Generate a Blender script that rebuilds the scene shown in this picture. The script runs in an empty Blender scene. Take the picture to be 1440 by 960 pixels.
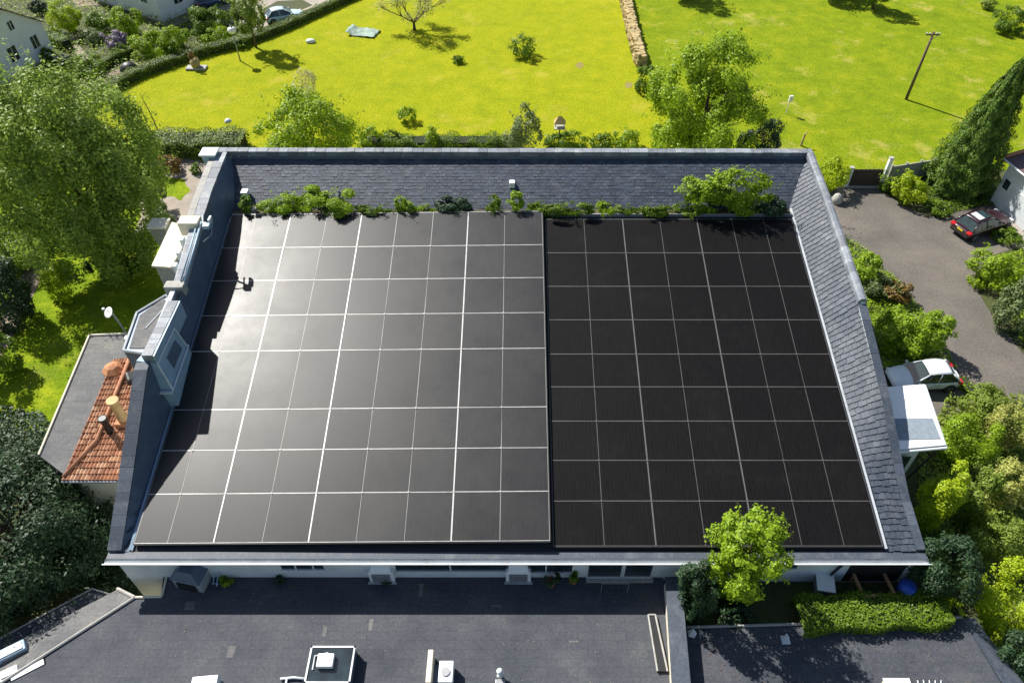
import bpy, bmesh, math, random
import numpy as np
from mathutils import Vector, Matrix
R = math.radians
scene = bpy.context.scene
COL = scene.collection
# ------------------------------------------------------------------ camera model (world maths only)
F, TH, CX, CY, CH = 1045.0, R(45.7), 735.0, 480.0, 38.0
FW = Vector((0, math.cos(TH), -math.sin(TH))); UP = Vector((0, math.sin(TH), math.cos(TH))); RT = Vector((1, 0, 0))
CP = Vector((0, 0, CH))
def ray(x, y): return FW*F + RT*(x-CX) + UP*(CY-y)
def at(x, y, z=0.0):
    r = ray(x, y); return CP + r*((z-CH)/r.z)
def aty(x, y, Y):
    r = ray(x, y); return CP + r*(Y/r.y)
def pxm(P): return F/((Vector(P)-CP).dot(FW))
TP = math.tan(R(10)); YE = 17.8; ZE = 5.2
def rz(Y): return ZE + TP*(Y-YE)                 # main roof plane
def atr(x, y):
    r = ray(x, y); k = (ZE-TP*YE-CH)/(r.z-TP*r.y); return CP + r*k
# ------------------------------------------------------------------ object helpers
def mesh_obj(name, verts, faces, mat, parent=None, smooth=False, uv=None):
    me = bpy.data.meshes.new(name)
    me.from_pydata([tuple(v) for v in verts], [], faces)
    me.update()
    o = bpy.data.objects.new(name, me); COL.objects.link(o)
    for m in (mat if isinstance(mat, (list, tuple)) else [mat]): me.materials.append(m)
    if smooth: me.polygons.foreach_set('use_smooth', [True]*len(me.polygons))
    if parent: o.parent = parent
    return o
class MB:
    def __init__(s): s.v = []; s.f = []
    def add(s, vs, fs):
        n = len(s.v); s.v += [Vector(v) for v in vs]; s.f += [tuple(i+n for i in f) for f in fs]; return s
    def box(s, lo, hi, M=None):
        x0, y0, z0 = lo; x1, y1, z1 = hi
        vs = [Vector(p) for p in ((x0,y0,z0),(x1,y0,z0),(x1,y1,z0),(x0,y1,z0),(x0,y0,z1),(x1,y0,z1),(x1,y1,z1),(x0,y1,z1))]
        if M is not None: vs = [M @ v for v in vs]
        return s.add(vs, [(0,3,2,1),(4,5,6,7),(0,1,5,4),(1,2,6,5),(2,3,7,6),(3,0,4,7)])
    def cbox(s, lo, hi, b=.03, M=None):
        """box with chamfered edges"""
        bm = bmesh.new(); bmesh.ops.create_cube(bm, size=1)
        lo = Vector(lo); hi = Vector(hi); c = (lo+hi)/2; d = hi-lo
        for v in bm.verts: v.co = Vector((v.co.x*d.x+c.x, v.co.y*d.y+c.y, v.co.z*d.z+c.z))
        bmesh.ops.bevel(bm, geom=bm.edges[:], offset=min(b, min(d)*.45), segments=2, affect='EDGES', profile=.6)
        bm.verts.index_update()
        vs = [v.co.copy() for v in bm.verts]; fs = [tuple(v.index for v in f.verts) for f in bm.faces]; bm.free()
        if M is not None: vs = [M @ v for v in vs]
        return s.add(vs, fs)
    def prism(s, pts, z0, z1):
        """vertical prism from xy polygon; z0,z1 scalars or lists"""
        n = len(pts)
        zb = z0 if isinstance(z0, (list, tuple)) else [z0]*n
        zt = z1 if isinstance(z1, (list, tuple)) else [z1]*n
        vs = [(p[0], p[1], zb[i]) for i, p in enumerate(pts)] + [(p[0], p[1], zt[i]) for i, p in enumerate(pts)]
        a = sum(pts[i][0]*pts[(i+1) % n][1]-pts[(i+1) % n][0]*pts[i][1] for i in range(n))
        fs = [tuple(range(n-1, -1, -1)), tuple(range(n, 2*n))] + [(i, (i+1) % n, (i+1) % n+n, i+n) for i in range(n)]
        if a < 0: fs = [tuple(reversed(f)) for f in fs]
        return s.add(vs, fs)
    def tube(s, pts, rad, n=8, cap=True):
        pts = [Vector(p) for p in pts]; k = len(pts)
        rad = rad if isinstance(rad, (list, tuple)) else [rad]*k
        vs = []; fs = []
        for i, p in enumerate(pts):
            d = (pts[min(i+1, k-1)]-pts[max(i-1, 0)]).normalized()
            a = d.orthogonal().normalized() if i == 0 else (a - d*a.dot(d)).normalized()
            b = d.cross(a)
            for j in range(n):
                t = 2*math.pi*j/n; vs.append(p+(a*math.cos(t)+b*math.sin(t))*rad[i])
        for i in range(k-1):
            for j in range(n):
                fs.append((i*n+j, i*n+(j+1) % n, (i+1)*n+(j+1) % n, (i+1)*n+j))
        if cap: fs += [tuple(range(n-1, -1, -1)), tuple(range((k-1)*n, k*n))]
        return s.add(vs, fs)
    def lathe(s, c, prof, n=16, axis='z'):
        c = Vector(c); vs = []; fs = []
        for r, h in prof:
            for j in range(n):
                t = 2*math.pi*j/n
                if axis == 'z': vs.append(c+Vector((r*math.cos(t), r*math.sin(t), h)))
                else: vs.append(c+Vector((r*math.cos(t), h, r*math.sin(t))))
        for i in range(len(prof)-1):
            for j in range(n): fs.append((i*n+j, i*n+(j+1) % n, (i+1)*n+(j+1) % n, (i+1)*n+j))
        fs += [tuple(range(n-1, -1, -1)), tuple(range((len(prof)-1)*n, len(prof)*n))]
        return s.add(vs, fs)
    def build(s, name, mat, parent=None, smooth=False): return mesh_obj(name, s.v, s.f, mat, parent, smooth)
def tag(o, label, cat=None, group=None):
    o['label'] = label
    if cat: o['category'] = cat
    if group: o['group'] = group
    return o
def thing(name, label, cat, loc=(0,0,0), rz_=0.0, group=None):
    o = bpy.data.objects.new(name, None); COL.objects.link(o); o.location = loc; o.rotation_euler = (0, 0, rz_)
    o.empty_display_size = .2
    return tag(o, label, cat, group)
def struct(o, k='structure'): o['kind'] = k; return o
# ------------------------------------------------------------------ materials
def nmat(name):
    m = bpy.data.materials.new(name); m.use_nodes = True; nt = m.node_tree; nt.nodes.clear()
    out = nt.nodes.new('ShaderNodeOutputMaterial'); p = nt.nodes.new('ShaderNodeBsdfPrincipled')
    nt.links.new(p.outputs[0], out.inputs[0]); return m, nt, p, out
def N(nt, t, **kw):
    n = nt.nodes.new(t)
    for k, v in kw.items():
        if k in ('operation', 'blend_type', 'data_type', 'noise_dimensions', 'feature', 'offset', 'distance'): 
            setattr(n, k, v)
        else: n.inputs[k].default_value = v
    return n
def ramp(nt, src, stops):
    r = nt.nodes.new('ShaderNodeValToRGB'); e = r.color_ramp.elements
    while len(e) > 1: e.remove(e[-1])
    for i, (p, c) in enumerate(stops):
        x = e[0] if i == 0 else e.new(p)
        x.position = p; x.color = (*c, 1) if len(c) == 3 else c
    nt.links.new(src, r.inputs[0]); return r.outputs[0]
def mix(nt, a, b, f, mode='MIX'):
    n = nt.nodes.new('ShaderNodeMix'); n.data_type = 'RGBA'; n.blend_type = mode
    for k, s in ((6, a), (7, b), (0, f)):
        if hasattr(s, 'node'): nt.links.new(s, n.inputs[k])
        elif isinstance(s, (int, float)): n.inputs[k].default_value = s
        else: n.inputs[k].default_value = (*s, 1)
    return n.outputs[2]
def coord(nt, kind='Object'): return nt.nodes.new('ShaderNodeTexCoord').outputs[kind]
def noise(nt, vec, scale, detail=4, rough=.6, out=0):
    n = N(nt, 'ShaderNodeTexNoise', Scale=scale, Detail=detail, Roughness=rough); nt.links.new(vec, n.inputs[0]); return n.outputs[out]
def bump(nt, p, h, strength=.5, dist=.02):
    b = N(nt, 'ShaderNodeBump', Strength=strength, Distance=dist); nt.links.new(h, b.inputs['Height']); nt.links.new(b.outputs[0], p.inputs['Normal'])
def simple(name, col, rough=.6, metal=0, var=.25, scale=3.0, bmp=.2, spec=.5, coat=0):
    """plain surface with blotches of wear so nothing is perfectly uniform"""
    m, nt, p, _ = nmat(name); v = coord(nt)
    n1 = noise(nt, v, scale, 6); n2 = noise(nt, v, scale*9, 3)
    c0 = tuple(c*(1-var) for c in col); c1 = tuple(min(1, c*(1+var*.6)) for c in col)
    c = mix(nt, ramp(nt, n1, [(.3, c0), (.7, c1)]), ramp(nt, n2, [(.35, c0), (.65, c1)]), .35)
    nt.links.new(c, p.inputs['Base Color']); p.inputs['Roughness'].default_value = rough; p.inputs['Metallic'].default_value = metal
    p.inputs['Specular IOR Level'].default_value = spec; p.inputs['Coat Weight'].default_value = coat
    if bmp: bump(nt, p, n2, bmp, .01)
    return m
def leafmat(name, dark, light, trans=.35, big=.6):
    m, nt, p, out = nmat(name)
    g = nt.nodes.new('ShaderNodeNewGeometry'); v = coord(nt)
    c = ramp(nt, g.outputs['Random Per Island'], [(0, dark), (.55, tuple((a+b)/2 for a, b in zip(dark, light))), (1, light)])
    n = noise(nt, v, big, 3)
    c2 = mix(nt, c, ramp(nt, n, [(.35, tuple(x*.55 for x in light)), (.65, light)]), .4)
    nt.links.new(c2, p.inputs['Base Color']); p.inputs['Roughness'].default_value = .5; p.inputs['Specular IOR Level'].default_value = .3
    t = nt.nodes.new('ShaderNodeBsdfTranslucent'); nt.links.new(c2, t.inputs[0])
    mx = nt.nodes.new('ShaderNodeMixShader'); mx.inputs[0].default_value = trans
    nt.links.new(p.outputs[0], mx.inputs[1]); nt.links.new(t.outputs[0], mx.inputs[2]); nt.links.new(mx.outputs[0], out.inputs[0])
    return m
L_OLIVE = leafmat('leaf_olive', (.06,.11,.012), (.34,.44,.065), .42)
L_AIRY = leafmat('leaf_airy', (.075,.135,.016), (.39,.52,.085), .45)
L_LIME = leafmat('leaf_lime', (.05,.125,.006), (.39,.54,.02), .42)
L_YEL = leafmat('leaf_yellow', (.15,.25,.006), (.5,.62,.02), .45)
L_GREEN = leafmat('leaf_green', (.035,.09,.006), (.2,.31,.02), .38)
L_FRESH = leafmat('leaf_fresh', (.07,.16,.006), (.38,.54,.025), .42)
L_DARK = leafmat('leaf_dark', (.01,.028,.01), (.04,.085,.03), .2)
L_CONE = leafmat('leaf_conifer', (.03,.08,.008), (.16,.26,.03), .2)
L_GREY = leafmat('leaf_greygreen', (.05,.08,.03), (.22,.28,.1), .3)
L_RED = leafmat('leaf_red', (.06,.07,.012), (.28,.16,.04), .25)
L_PURP = leafmat('leaf_purple', (.07,.06,.07), (.36,.28,.4), .2)
L_STRAW = leafmat('leaf_straw', (.16,.18,.03), (.5,.52,.13), .35)
L_HEDGE = leafmat('leaf_hedge', (.035,.075,.01), (.2,.28,.03), .3)
L_FLOWER = leafmat('leaf_pale_bud', (.25,.24,.1), (.6,.55,.32), .3)
BARK = simple('bark', (.09,.065,.045), .9, bmp=.8, scale=6)
SHADECORE = simple('hedge_shade_core', (.02,.028,.01), 1, bmp=.5)  # near-black colour painted as the shade inside hedges
def grassmat(name, a, b, c, patch, pf):
    m, nt, p, _ = nmat(name); v = coord(nt)
    big = noise(nt, v, .06, 5, .6); mid = noise(nt, v, .42, 8, .78); fine = noise(nt, v, 5.5, 5, .8); vf = noise(nt, v, 16, 2, .7)
    col = ramp(nt, big, [(.35, a), (.65, b)])
    col = mix(nt, col, ramp(nt, mid, [(.3, c), (.5, a), (.66, b)]), .8)
    col = mix(nt, col, ramp(nt, fine, [(.28, (.3,.38,.3)), (.5, (.85,.88,.8)), (.72, (1.35,1.28,1.2))]), .85, 'MULTIPLY')
    col = mix(nt, col, ramp(nt, vf, [(.3, (.6,.62,.5)), (.6, (1.1,1.1,1))]), .5, 'MULTIPLY')
    pt = noise(nt, v, .2, 6, .75)
    col = mix(nt, col, patch, ramp(nt, pt, [(.56, (0,0,0)), (.74, (pf,)*3)]))
    nt.links.new(col, p.inputs['Base Color']); p.inputs['Roughness'].default_value = .95; p.inputs['Specular IOR Level'].default_value = .1
    bump(nt, p, fine, 1.0, .12); return m
M_LAWN = grassmat('meadow_grass', (.315,.345,.007), (.41,.39,.012), (.2,.26,.005), (.48,.36,.07), .6)
M_FIELD = grassmat('field_grass', (.2,.27,.006), (.33,.345,.012), (.095,.17,.004), (.42,.36,.09), 1.0)
M_BARE = grassmat('thin_grass', (.32,.25,.1), (.38,.3,.14), (.28,.27,.05), (.4,.32,.18), .8)
M_YARD = grassmat('yard_grass', (.17,.26,.008), (.4,.44,.02), (.08,.15,.008), (.22,.2,.06), .5)
def groundmat(name, a, b, scale=2.0, bmp=.6):
    m, nt, p, _ = nmat(name); v = coord(nt)
    n1 = noise(nt, v, scale*.25, 6, .7); n2 = noise(nt, v, scale*6, 4, .8)
    vo = N(nt, 'ShaderNodeTexVoronoi', Scale=scale*9); nt.links.new(v, vo.inputs[0])
    c = mix(nt, ramp(nt, n1, [(.3, a), (.7, b)]), ramp(nt, n2, [(.35, tuple(x*.6 for x in a)), (.65, tuple(x*1.25 for x in b))]), .5)
    c = mix(nt, c, vo.outputs[1], .1, 'MULTIPLY')
    n4 = noise(nt, v, .12, 7, .7); c = mix(nt, c, ramp(nt, n4, [(.3, (.62,.62,.62)), (.5, (1,1,1)), (.68, (1.4,1.36,1.28))]), .9, 'MULTIPLY')
    nt.links.new(c, p.inputs['Base Color']); p.inputs['Roughness'].default_value = .9; bump(nt, p, n2, bmp, .03); return m
M_ASPH = groundmat('asphalt', (.088,.079,.068), (.145,.128,.11), 1.2, .35)
M_ROAD = groundmat('pale_road', (.26,.23,.19), (.36,.32,.27), 1.2, .3)
M_SOIL = groundmat('garden_soil', (.05,.04,.02), (.1,.09,.03), 2)
M_GRAVEL = groundmat('gravel', (.2,.165,.13), (.36,.31,.26), 3)
M_PATH = groundmat('brown_path', (.16,.12,.09), (.27,.21,.16), 2)
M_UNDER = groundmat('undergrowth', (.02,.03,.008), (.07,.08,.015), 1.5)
# slates: colour per slate
def slatemat(name, a, b, lichen=.25, rough=.6):
    m, nt, p, _ = nmat(name); v = coord(nt); g = nt.nodes.new('ShaderNodeNewGeometry')
    c = ramp(nt, g.outputs['Random Per Island'], [(0, a), (.8, b), (1, tuple(x*1.25 for x in b))])
    n1 = noise(nt, v, 1.1, 6, .7); n2 = noise(nt, v, 14, 5, .75)
    c = mix(nt, c, ramp(nt, n2, [(.3, (.4,.4,.42)), (.5, (.9,.9,.9)), (.72, (1.7,1.65,1.55))]), .8, 'MULTIPLY')
    c = mix(nt, c, ramp(nt, n1, [(.5, (0,0,0)), (.72, (.55,.52,.46))]), lichen*.35, 'ADD')
    nt.links.new(c, p.inputs['Base Color']); p.inputs['Roughness'].default_value = rough; bump(nt, p, n2, .7, .015); return m
M_SLATE = slatemat('slate', (.02,.03,.05), (.038,.052,.08))
M_SLATE_D = slatemat('slate_side', (.035,.042,.055), (.06,.072,.09), .1)
M_SLATE_R = slatemat('slate_weathered', (.034,.047,.07), (.055,.069,.094), .3)
M_COPING = slatemat('coping_slate', (.1,.115,.14), (.19,.21,.24), .8)
def feltmat(name, a, b, rowh=.42):
    m, nt, p, _ = nmat(name); v = coord(nt)
    br = nt.nodes.new('ShaderNodeTexBrick'); dn = noise(nt, v, .9, 4, .7, 1); wv = N(nt, 'ShaderNodeVectorMath', operation='MULTIPLY_ADD'); nt.links.new(dn, wv.inputs[0]); wv.inputs[1].default_value = (.22,.16,0); nt.links.new(v, wv.inputs[2]); nt.links.new(wv.outputs[0], br.inputs[0])
    br.inputs['Scale'].default_value = 1; br.inputs['Row Height'].default_value = rowh; br.inputs['Brick Width'].default_value = .95
    br.inputs['Mortar Size'].default_value = .009; br.inputs['Mortar Smooth'].default_value = .4
    br.inputs['Color1'].default_value = (*a, 1); br.inputs['Color2'].default_value = (*b, 1); br.inputs['Mortar'].default_value = tuple(x*.66 for x in a)+(1,)
    n1 = noise(nt, v, .35, 7, .7); n2 = noise(nt, v, 7, 5, .8); n3 = noise(nt, v, 28, 3, .8)
    c = mix(nt, br.outputs[0], ramp(nt, n1, [(.3, (.62,.65,.7)), (.5, (1,1,1)), (.7, (1.45,1.38,1.25))]), .95, 'MULTIPLY')
    c = mix(nt, c, ramp(nt, n2, [(.3, (.55,.55,.57)), (.5, (.95,.95,.95)), (.75, (1.5,1.45,1.35))]), .85, 'MULTIPLY')
    c = mix(nt, c, ramp(nt, n3, [(.3, (.6,.6,.6)), (.65, (1.3,1.3,1.3))]), .6, 'MULTIPLY')
    nt.links.new(c, p.inputs['Base Color']); p.inputs['Roughness'].default_value = .85; bump(nt, p, n2, .8, .02); return m
M_FELT = feltmat('mineral_felt', (.048,.053,.066), (.059,.064,.076))
M_FELT_L = feltmat('pale_felt', (.11,.11,.112), (.135,.135,.132))
M_GREYFELT = simple('blue_grey_felt', (.2,.24,.28), .85, var=.3, scale=4)
M_DECK = simple('roof_membrane', (.02,.021,.024), .7)
M_RENDER = simple('white_render', (.62,.66,.66), .8, var=.18, scale=1.2)
M_CREAM = simple('cream_render', (.66,.61,.48), .8, var=.2, scale=1.3)
M_WHITE = simple('white_paint', (.8,.8,.79), .45, var=.1)
M_FRAME = simple('white_frame', (.6,.63,.64), .4, var=.15)
M_LEAD = simple('lead_flashing', (.10,.135,.19), .5, .2, var=.3, scale=1.5)
M_BLUEM = simple('pale_blue_metal', (.3,.42,.52), .5, .1, var=.25, scale=2)
M_GUTTER = simple('gutter_metal', (.42,.45,.47), .4, .3, var=.3, scale=1.2)
M_RAIL = simple('rail_aluminium', (.5,.485,.47), .45, .2, var=.3, scale=2)
M_RAILM = simple('rail_thin', (.26,.25,.24), .5, .2, var=.3, scale=2)
M_RAILD = simple('rail_dark', (.12,.115,.11), .5, .2, var=.3, scale=2)
M_BLACK = simple('black_metal', (.015,.015,.017), .5)
M_GREY = simple('grey_metal', (.28,.29,.3), .5, .3)
M_DARKB = simple('dark_timber', (.06,.04,.032), .7)
M_TIMBER = simple('raw_timber', (.36,.2,.09), .75, scale=5)
M_POLEW = simple('pole_wood', (.13,.09,.06), .9, scale=5)
M_CONC = simple('concrete', (.36,.35,.32), .9, var=.3)
M_STONE = simple('dry_stone', (.42,.32,.15), .95, var=.5, scale=4, bmp=1)
M_TERRA = simple('terracotta', (.5,.22,.1), .8, var=.35, scale=3)
M_POT = simple('buff_pot', (.55,.36,.16), .75, var=.3)
M_BLUEP = simple('blue_plastic', (.02,.08,.4), .4)
M_TARP = simple('faded_tarp', (.24,.33,.27), .7, var=.8, scale=1.6)
M_REDT = simple('red_tail', (.55,.01,.015), .2, spec=.8)
M_RUB = simple('rubber', (.02,.02,.02), .9)
M_ALLOY = simple('alloy', (.5,.5,.52), .35, .7)
M_PLATE = simple('yellow_plate', (.75,.62,.02), .4, var=.05)
M_LAMPG = simple('lamp_lens', (.7,.72,.74), .15)
def glass(name, col=(.02,.03,.035), rough=.06):
    m, nt, p, _ = nmat(name); n = noise(nt, coord(nt), 1.3, 3)
    nt.links.new(ramp(nt, n, [(.3, tuple(c*.6 for c in col)), (.7, tuple(c*1.6 for c in col))]), p.inputs['Base Color'])
    p.inputs['Roughness'].default_value = rough; p.inputs['Specular IOR Level'].default_value = .8; return m
M_GLASS = glass('window_glass'); M_CARG = glass('car_glass', (.015,.03,.03), .04)
M_SUNRF = glass('sunroof_glass', (.55,.58,.58), .15)
def carpaint(name, col):
    m, nt, p, _ = nmat(name); n = noise(nt, coord(nt), 2.5, 3)
    nt.links.new(ramp(nt, n, [(.3, tuple(c*.9 for c in col)), (.7, col)]), p.inputs['Base Color'])
    p.inputs['Roughness'].default_value = .28; p.inputs['Coat Weight'].default_value = 1; p.inputs['Coat Roughness'].default_value = .06; return m
P_WHITE = carpaint('white_car_paint', (.75,.8,.83)); P_RED = carpaint('maroon_car_paint', (.028,.006,.01)); P_SILV = carpaint('silver_car_paint', (.5,.62,.7)); P_BLUE = carpaint('blue_car_paint', (.03,.08,.2))
def tilemat():
    m, nt, p, _ = nmat('clay_tile'); v = coord(nt); g = nt.nodes.new('ShaderNodeNewGeometry')
    c = ramp(nt, g.outputs['Random Per Island'], [(0, (.2,.085,.045)), (.5, (.36,.155,.08)), (1, (.48,.29,.18))])
    c = mix(nt, c, ramp(nt, noise(nt, v, 3, 6), [(.3, (.6,.55,.5)), (.7, (1.2,1.2,1.2))]), .8, 'MULTIPLY')
    nt.links.new(c, p.inputs['Base Color']); p.inputs['Roughness'].default_value = .85; return m
M_TILE = tilemat()
def panelmat(name, rough, spec, base):
    m, nt, p, _ = nmat(name); v = coord(nt)
    sep = nt.nodes.new('ShaderNodeSeparateXYZ'); nt.links.new(v, sep.inputs[0])
    def lines(sock, per, w):
        a = N(nt, 'ShaderNodeMath', operation='DIVIDE'); nt.links.new(sock, a.inputs[0]); a.inputs[1].default_value = per
        f = N(nt, 'ShaderNodeMath', operation='FRACT'); nt.links.new(a.outputs[0], f.inputs[0])
        l = N(nt, 'ShaderNodeMath', operation='LESS_THAN'); nt.links.new(f.outputs[0], l.inputs[0]); l.inputs[1].default_value = w; return l.outputs[0]
    g = nt.nodes.new('ShaderNodeNewGeometry')
    w1 = noise(nt, v, 22, 2, .9)
    mp = nt.nodes.new('ShaderNodeMapping'); nt.links.new(v, mp.inputs[0]); mp.inputs['Scale'].default_value = (9, 1.2, 1)
    st = noise(nt, mp.outputs[0], 1.0, 4, .8)
    c = ramp(nt, w1, [(.3, tuple(x*.5 for x in base)), (.7, tuple(x*1.5 for x in base))])
    c = mix(nt, c, ramp(nt, st, [(.35, (.6,.6,.6)), (.65, (1.5,1.5,1.5))]), .7, 'MULTIPLY')
    fx = N(nt, 'ShaderNodeMath', operation='MULTIPLY'); nt.links.new(lines(sep.outputs[0], .19, .09), fx.inputs[0]); fx.inputs[1].default_value = .65
    c = mix(nt, c, tuple(x*2.2 for x in base), fx.outputs[0])
    fy = N(nt, 'ShaderNodeMath', operation='MULTIPLY'); nt.links.new(lines(sep.outputs[1], .2, .07), fy.inputs[0]); fy.inputs[1].default_value = .5
    c = mix(nt, c, tuple(x*2.0 for x in base), fy.outputs[0])
    oi = nt.nodes.new('ShaderNodeObjectInfo')
    c = mix(nt, c, ramp(nt, oi.outputs['Random'], [(0, (.88,.88,.9)), (1, (1.1,1.08,1.05))]), .8, 'MULTIPLY')
    nt.links.new(c, p.inputs['Base Color'])
    ds = noise(nt, nt.nodes.new('ShaderNodeNewGeometry').outputs['Position'], .45, 7, .72)
    rr = mix(nt, ramp(nt, w1, [(.3, (rough-.05,)*3), (.7, (rough+.06,)*3)]), ramp(nt, ds, [(.3, (rough-.07,)*3), (.7, (rough+.08,)*3)]), .6)
    c = mix(nt, c, (.09,.085,.075), ramp(nt, ds, [(.55, (0,0,0)), (.8, (.05,.05,.05))])); nt.links.new(c, p.inputs['Base Color']); nt.links.new(rr, p.inputs['Roughness'])
    p.inputs['Specular IOR Level'].default_value = spec
    return m
M_PVL = panelmat('panel_glass_matt', .43, .48, (.0085,.0087,.0093))
M_PVR = panelmat('panel_glass_black', .5, .1, (.006,.0058,.006))
# ------------------------------------------------------------------ foliage
def quads_obj(name, V, mat, parent=None):
    n = V.shape[0]; me = bpy.data.meshes.new(name)
    me.vertices.add(n*4); me.vertices.foreach_set('co', V.reshape(-1).astype(np.float32))
    me.loops.add(n*4); me.loops.foreach_set('vertex_index', np.arange(n*4, dtype=np.int32))
    me.polygons.add(n); me.polygons.foreach_set('loop_start', np.arange(0, n*4, 4, dtype=np.int32))
    try: me.polygons.foreach_set('loop_total', np.full(n, 4, dtype=np.int32))
    except Exception: pass
    me.materials.append(mat) if mat else None
    me.update(calc_edges=True); me.validate()
    o = bpy.data.objects.new(name, me); COL.objects.link(o)
    if parent: o.parent = parent
    return o
def leafquads(P, D, ls, rng, up=.35, rnd=.62, asp=.55, along=None):
    n = len(P)
    nm = D*1.0 + rng.normal(size=(n, 3))*rnd*.6 + np.array([0, 0, up]); nm /= np.linalg.norm(nm, axis=1)[:, None]+1e-9
    t = rng.normal(size=(n, 3)) if along is None else along + rng.normal(size=(n, 3))*.45
    t -= nm*(t*nm).sum(1)[:, None]; t /= np.linalg.norm(t, axis=1)[:, None]+1e-9
    b = np.cross(nm, t); s = ls*rng.uniform(.6, 1.35, size=(n, 1))
    return np.stack([P-t*s*.5, P+b*s*asp*.5-t*s*.05, P+t*s*.5, P-b*s*asp*.5-t*s*.05], 1)
def sphere_dirs(n, rng):
    d = rng.normal(size=(n, 3)); return d/np.linalg.norm(d, axis=1)[:, None]
def crown(c, r, n, ls, seed, clumps=26, cr=.36, zmin=None, up=.35, gaps=0.0, sprig=0, asp=.55, drop=0, cone=False, rlo=.55, rhi=.86):
    """leaf quads on overlapping clumps around an ellipsoid (c centre, r radii)"""
    rng = np.random.default_rng(seed); c = np.array(c, float); r = np.array(r, float)
    d = sphere_dirs(clumps, rng); rad = rng.uniform(rlo, rhi, clumps); cr_s = rng.uniform(.6, 1.3, clumps)
    cc = d*rad[:, None]; cs = cr*rng.uniform(.6, 1.3, clumps)
    if cone:
        h = (cc[:, 2]+1)/2; cc[:, :2] *= (1.25*(1-h)**.75+.08)[:, None]; cs *= (1.1-.75*h)
    cc = np.vstack([cc, [[0, 0, -.05]]]); cs = np.append(cs, .62*(1-gaps))
    w = cs**2; w[-1] *= .5; w /= w.sum(); idx = rng.choice(len(cs), n, p=w)
    dd = sphere_dirs(n, rng); rr = 1-np.abs(rng.normal(size=n))*.2; rr = np.clip(rr, 0, 1)
    out = cc[idx]; outn = out/(np.linalg.norm(out, axis=1)[:, None]+1e-6)
    flip = (dd*outn).sum(1) < -.25; dd[flip] *= -1
    L = out + dd*(cs[idx]*rr)[:, None]
    # jitter so clumps have ragged outlines
    L += rng.normal(size=L.shape)*.035
    P = c + L*r
    if sprig:
        sd = sphere_dirs(sprig, rng); sd[:, 2] = np.abs(sd[:, 2])*1.1-.1; sd /= np.linalg.norm(sd, axis=1)[:, None]
        k = 26; t = np.tile(np.linspace(.8, 1.22, k), sprig); S = np.repeat(sd, k, 0)
        Q = c + S*t[:, None]*r + rng.normal(size=(sprig*k, 3))*ls*.5
        P = np.vstack([P, Q]); dd = np.vstack([dd, S])
    if drop: P[:, 2] -= drop*rng.uniform(0, 1, len(P))**2
    if zmin is not None:
        k = P[:, 2] > zmin+.02; P = P[k]; dd = dd[k]
    return leafquads(P, dd, ls, rng, up, asp=asp)
def fit(b, zb, sit=1.0):
    """ground shrub/tree crown whose outline fills the box b seen from the drone; returns centre and radii"""
    x0, y0, x1, y1 = b; cx, cy = (x0+x1)/2, (y0+y1)/2; z = zb+1
    for _ in range(6):
        P = at(cx, cy, z); s = pxm(P); rx = (x1-x0)/2/s; hv = (y1-y0)/2/s
        d = (P-CP).normalized(); sd = -d.z; cd = math.sqrt(1-sd*sd)
        q = hv*hv-(rx*sd)**2; rzz = math.sqrt(q)/cd if q > (.35*rx*cd)**2 else .35*rx
        ry = rx if q > (.35*rx*cd)**2 else max(.3*rx, math.sqrt(max(.02, hv*hv-(rzz*cd)**2))/sd)
        z = zb+rzz*sit
    return P, (rx, ry, rzz)
SEED = [100]
def shrub(name, b, zb, mat, label, cat='shrub', ls=.17, dens=1.0, group=None, sit=.85, clumps=20, parts=False, cr=.36, sprig=4, maxr=None, up=.35):
    SEED[0] += 1
    P, r = fit(b, zb, sit)
    area = (r[0]*r[2]*2+r[0]*r[1])*4
    n = int(min(20000, max(260, area/(ls*ls*.3)*1.5*dens)))
    V = crown((0, 0, r[2]*sit), r, n, ls, SEED[0], clumps, cr, zmin=0.0, sprig=sprig, up=up, rlo=.5, rhi=.92)
    o = quads_obj(name, V, mat); o.location = (P.x, P.y, zb)
    tag(o, label, cat, group); return o
def limbs(mb, base, top, r0, crown_c, crown_r, rng, n=7):
    base = Vector(base); top = Vector(top)
    mid = base.lerp(top, .5)+Vector((rng.uniform(-.2, .2), rng.uniform(-.2, .2), 0))
    mb.tube([base, mid, top], [r0, r0*.7, r0*.25], 8)
    for i in range(n):
        t = rng.uniform(.3, .85); s = base.lerp(top, t)
        a = rng.uniform(0, 6.28); e = rng.uniform(.1, .9)
        d = Vector((math.cos(a)*crown_r[0]*.7, math.sin(a)*crown_r[1]*.7, e*crown_r[2]*.6))
        q = s+d*.5+Vector((0, 0, crown_r[2]*.1)); rr = r0*(.45-.25*t)
        mb.tube([s, q, s+d], [rr, rr*.6, rr*.2], 6)
        for k in range(2):
            a2 = a+rng.uniform(-.9, .9); d2 = Vector((math.cos(a2), math.sin(a2), .6))*crown_r[0]*.35
            mb.tube([q, q+d2], [rr*.4, rr*.12], 5)
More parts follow.
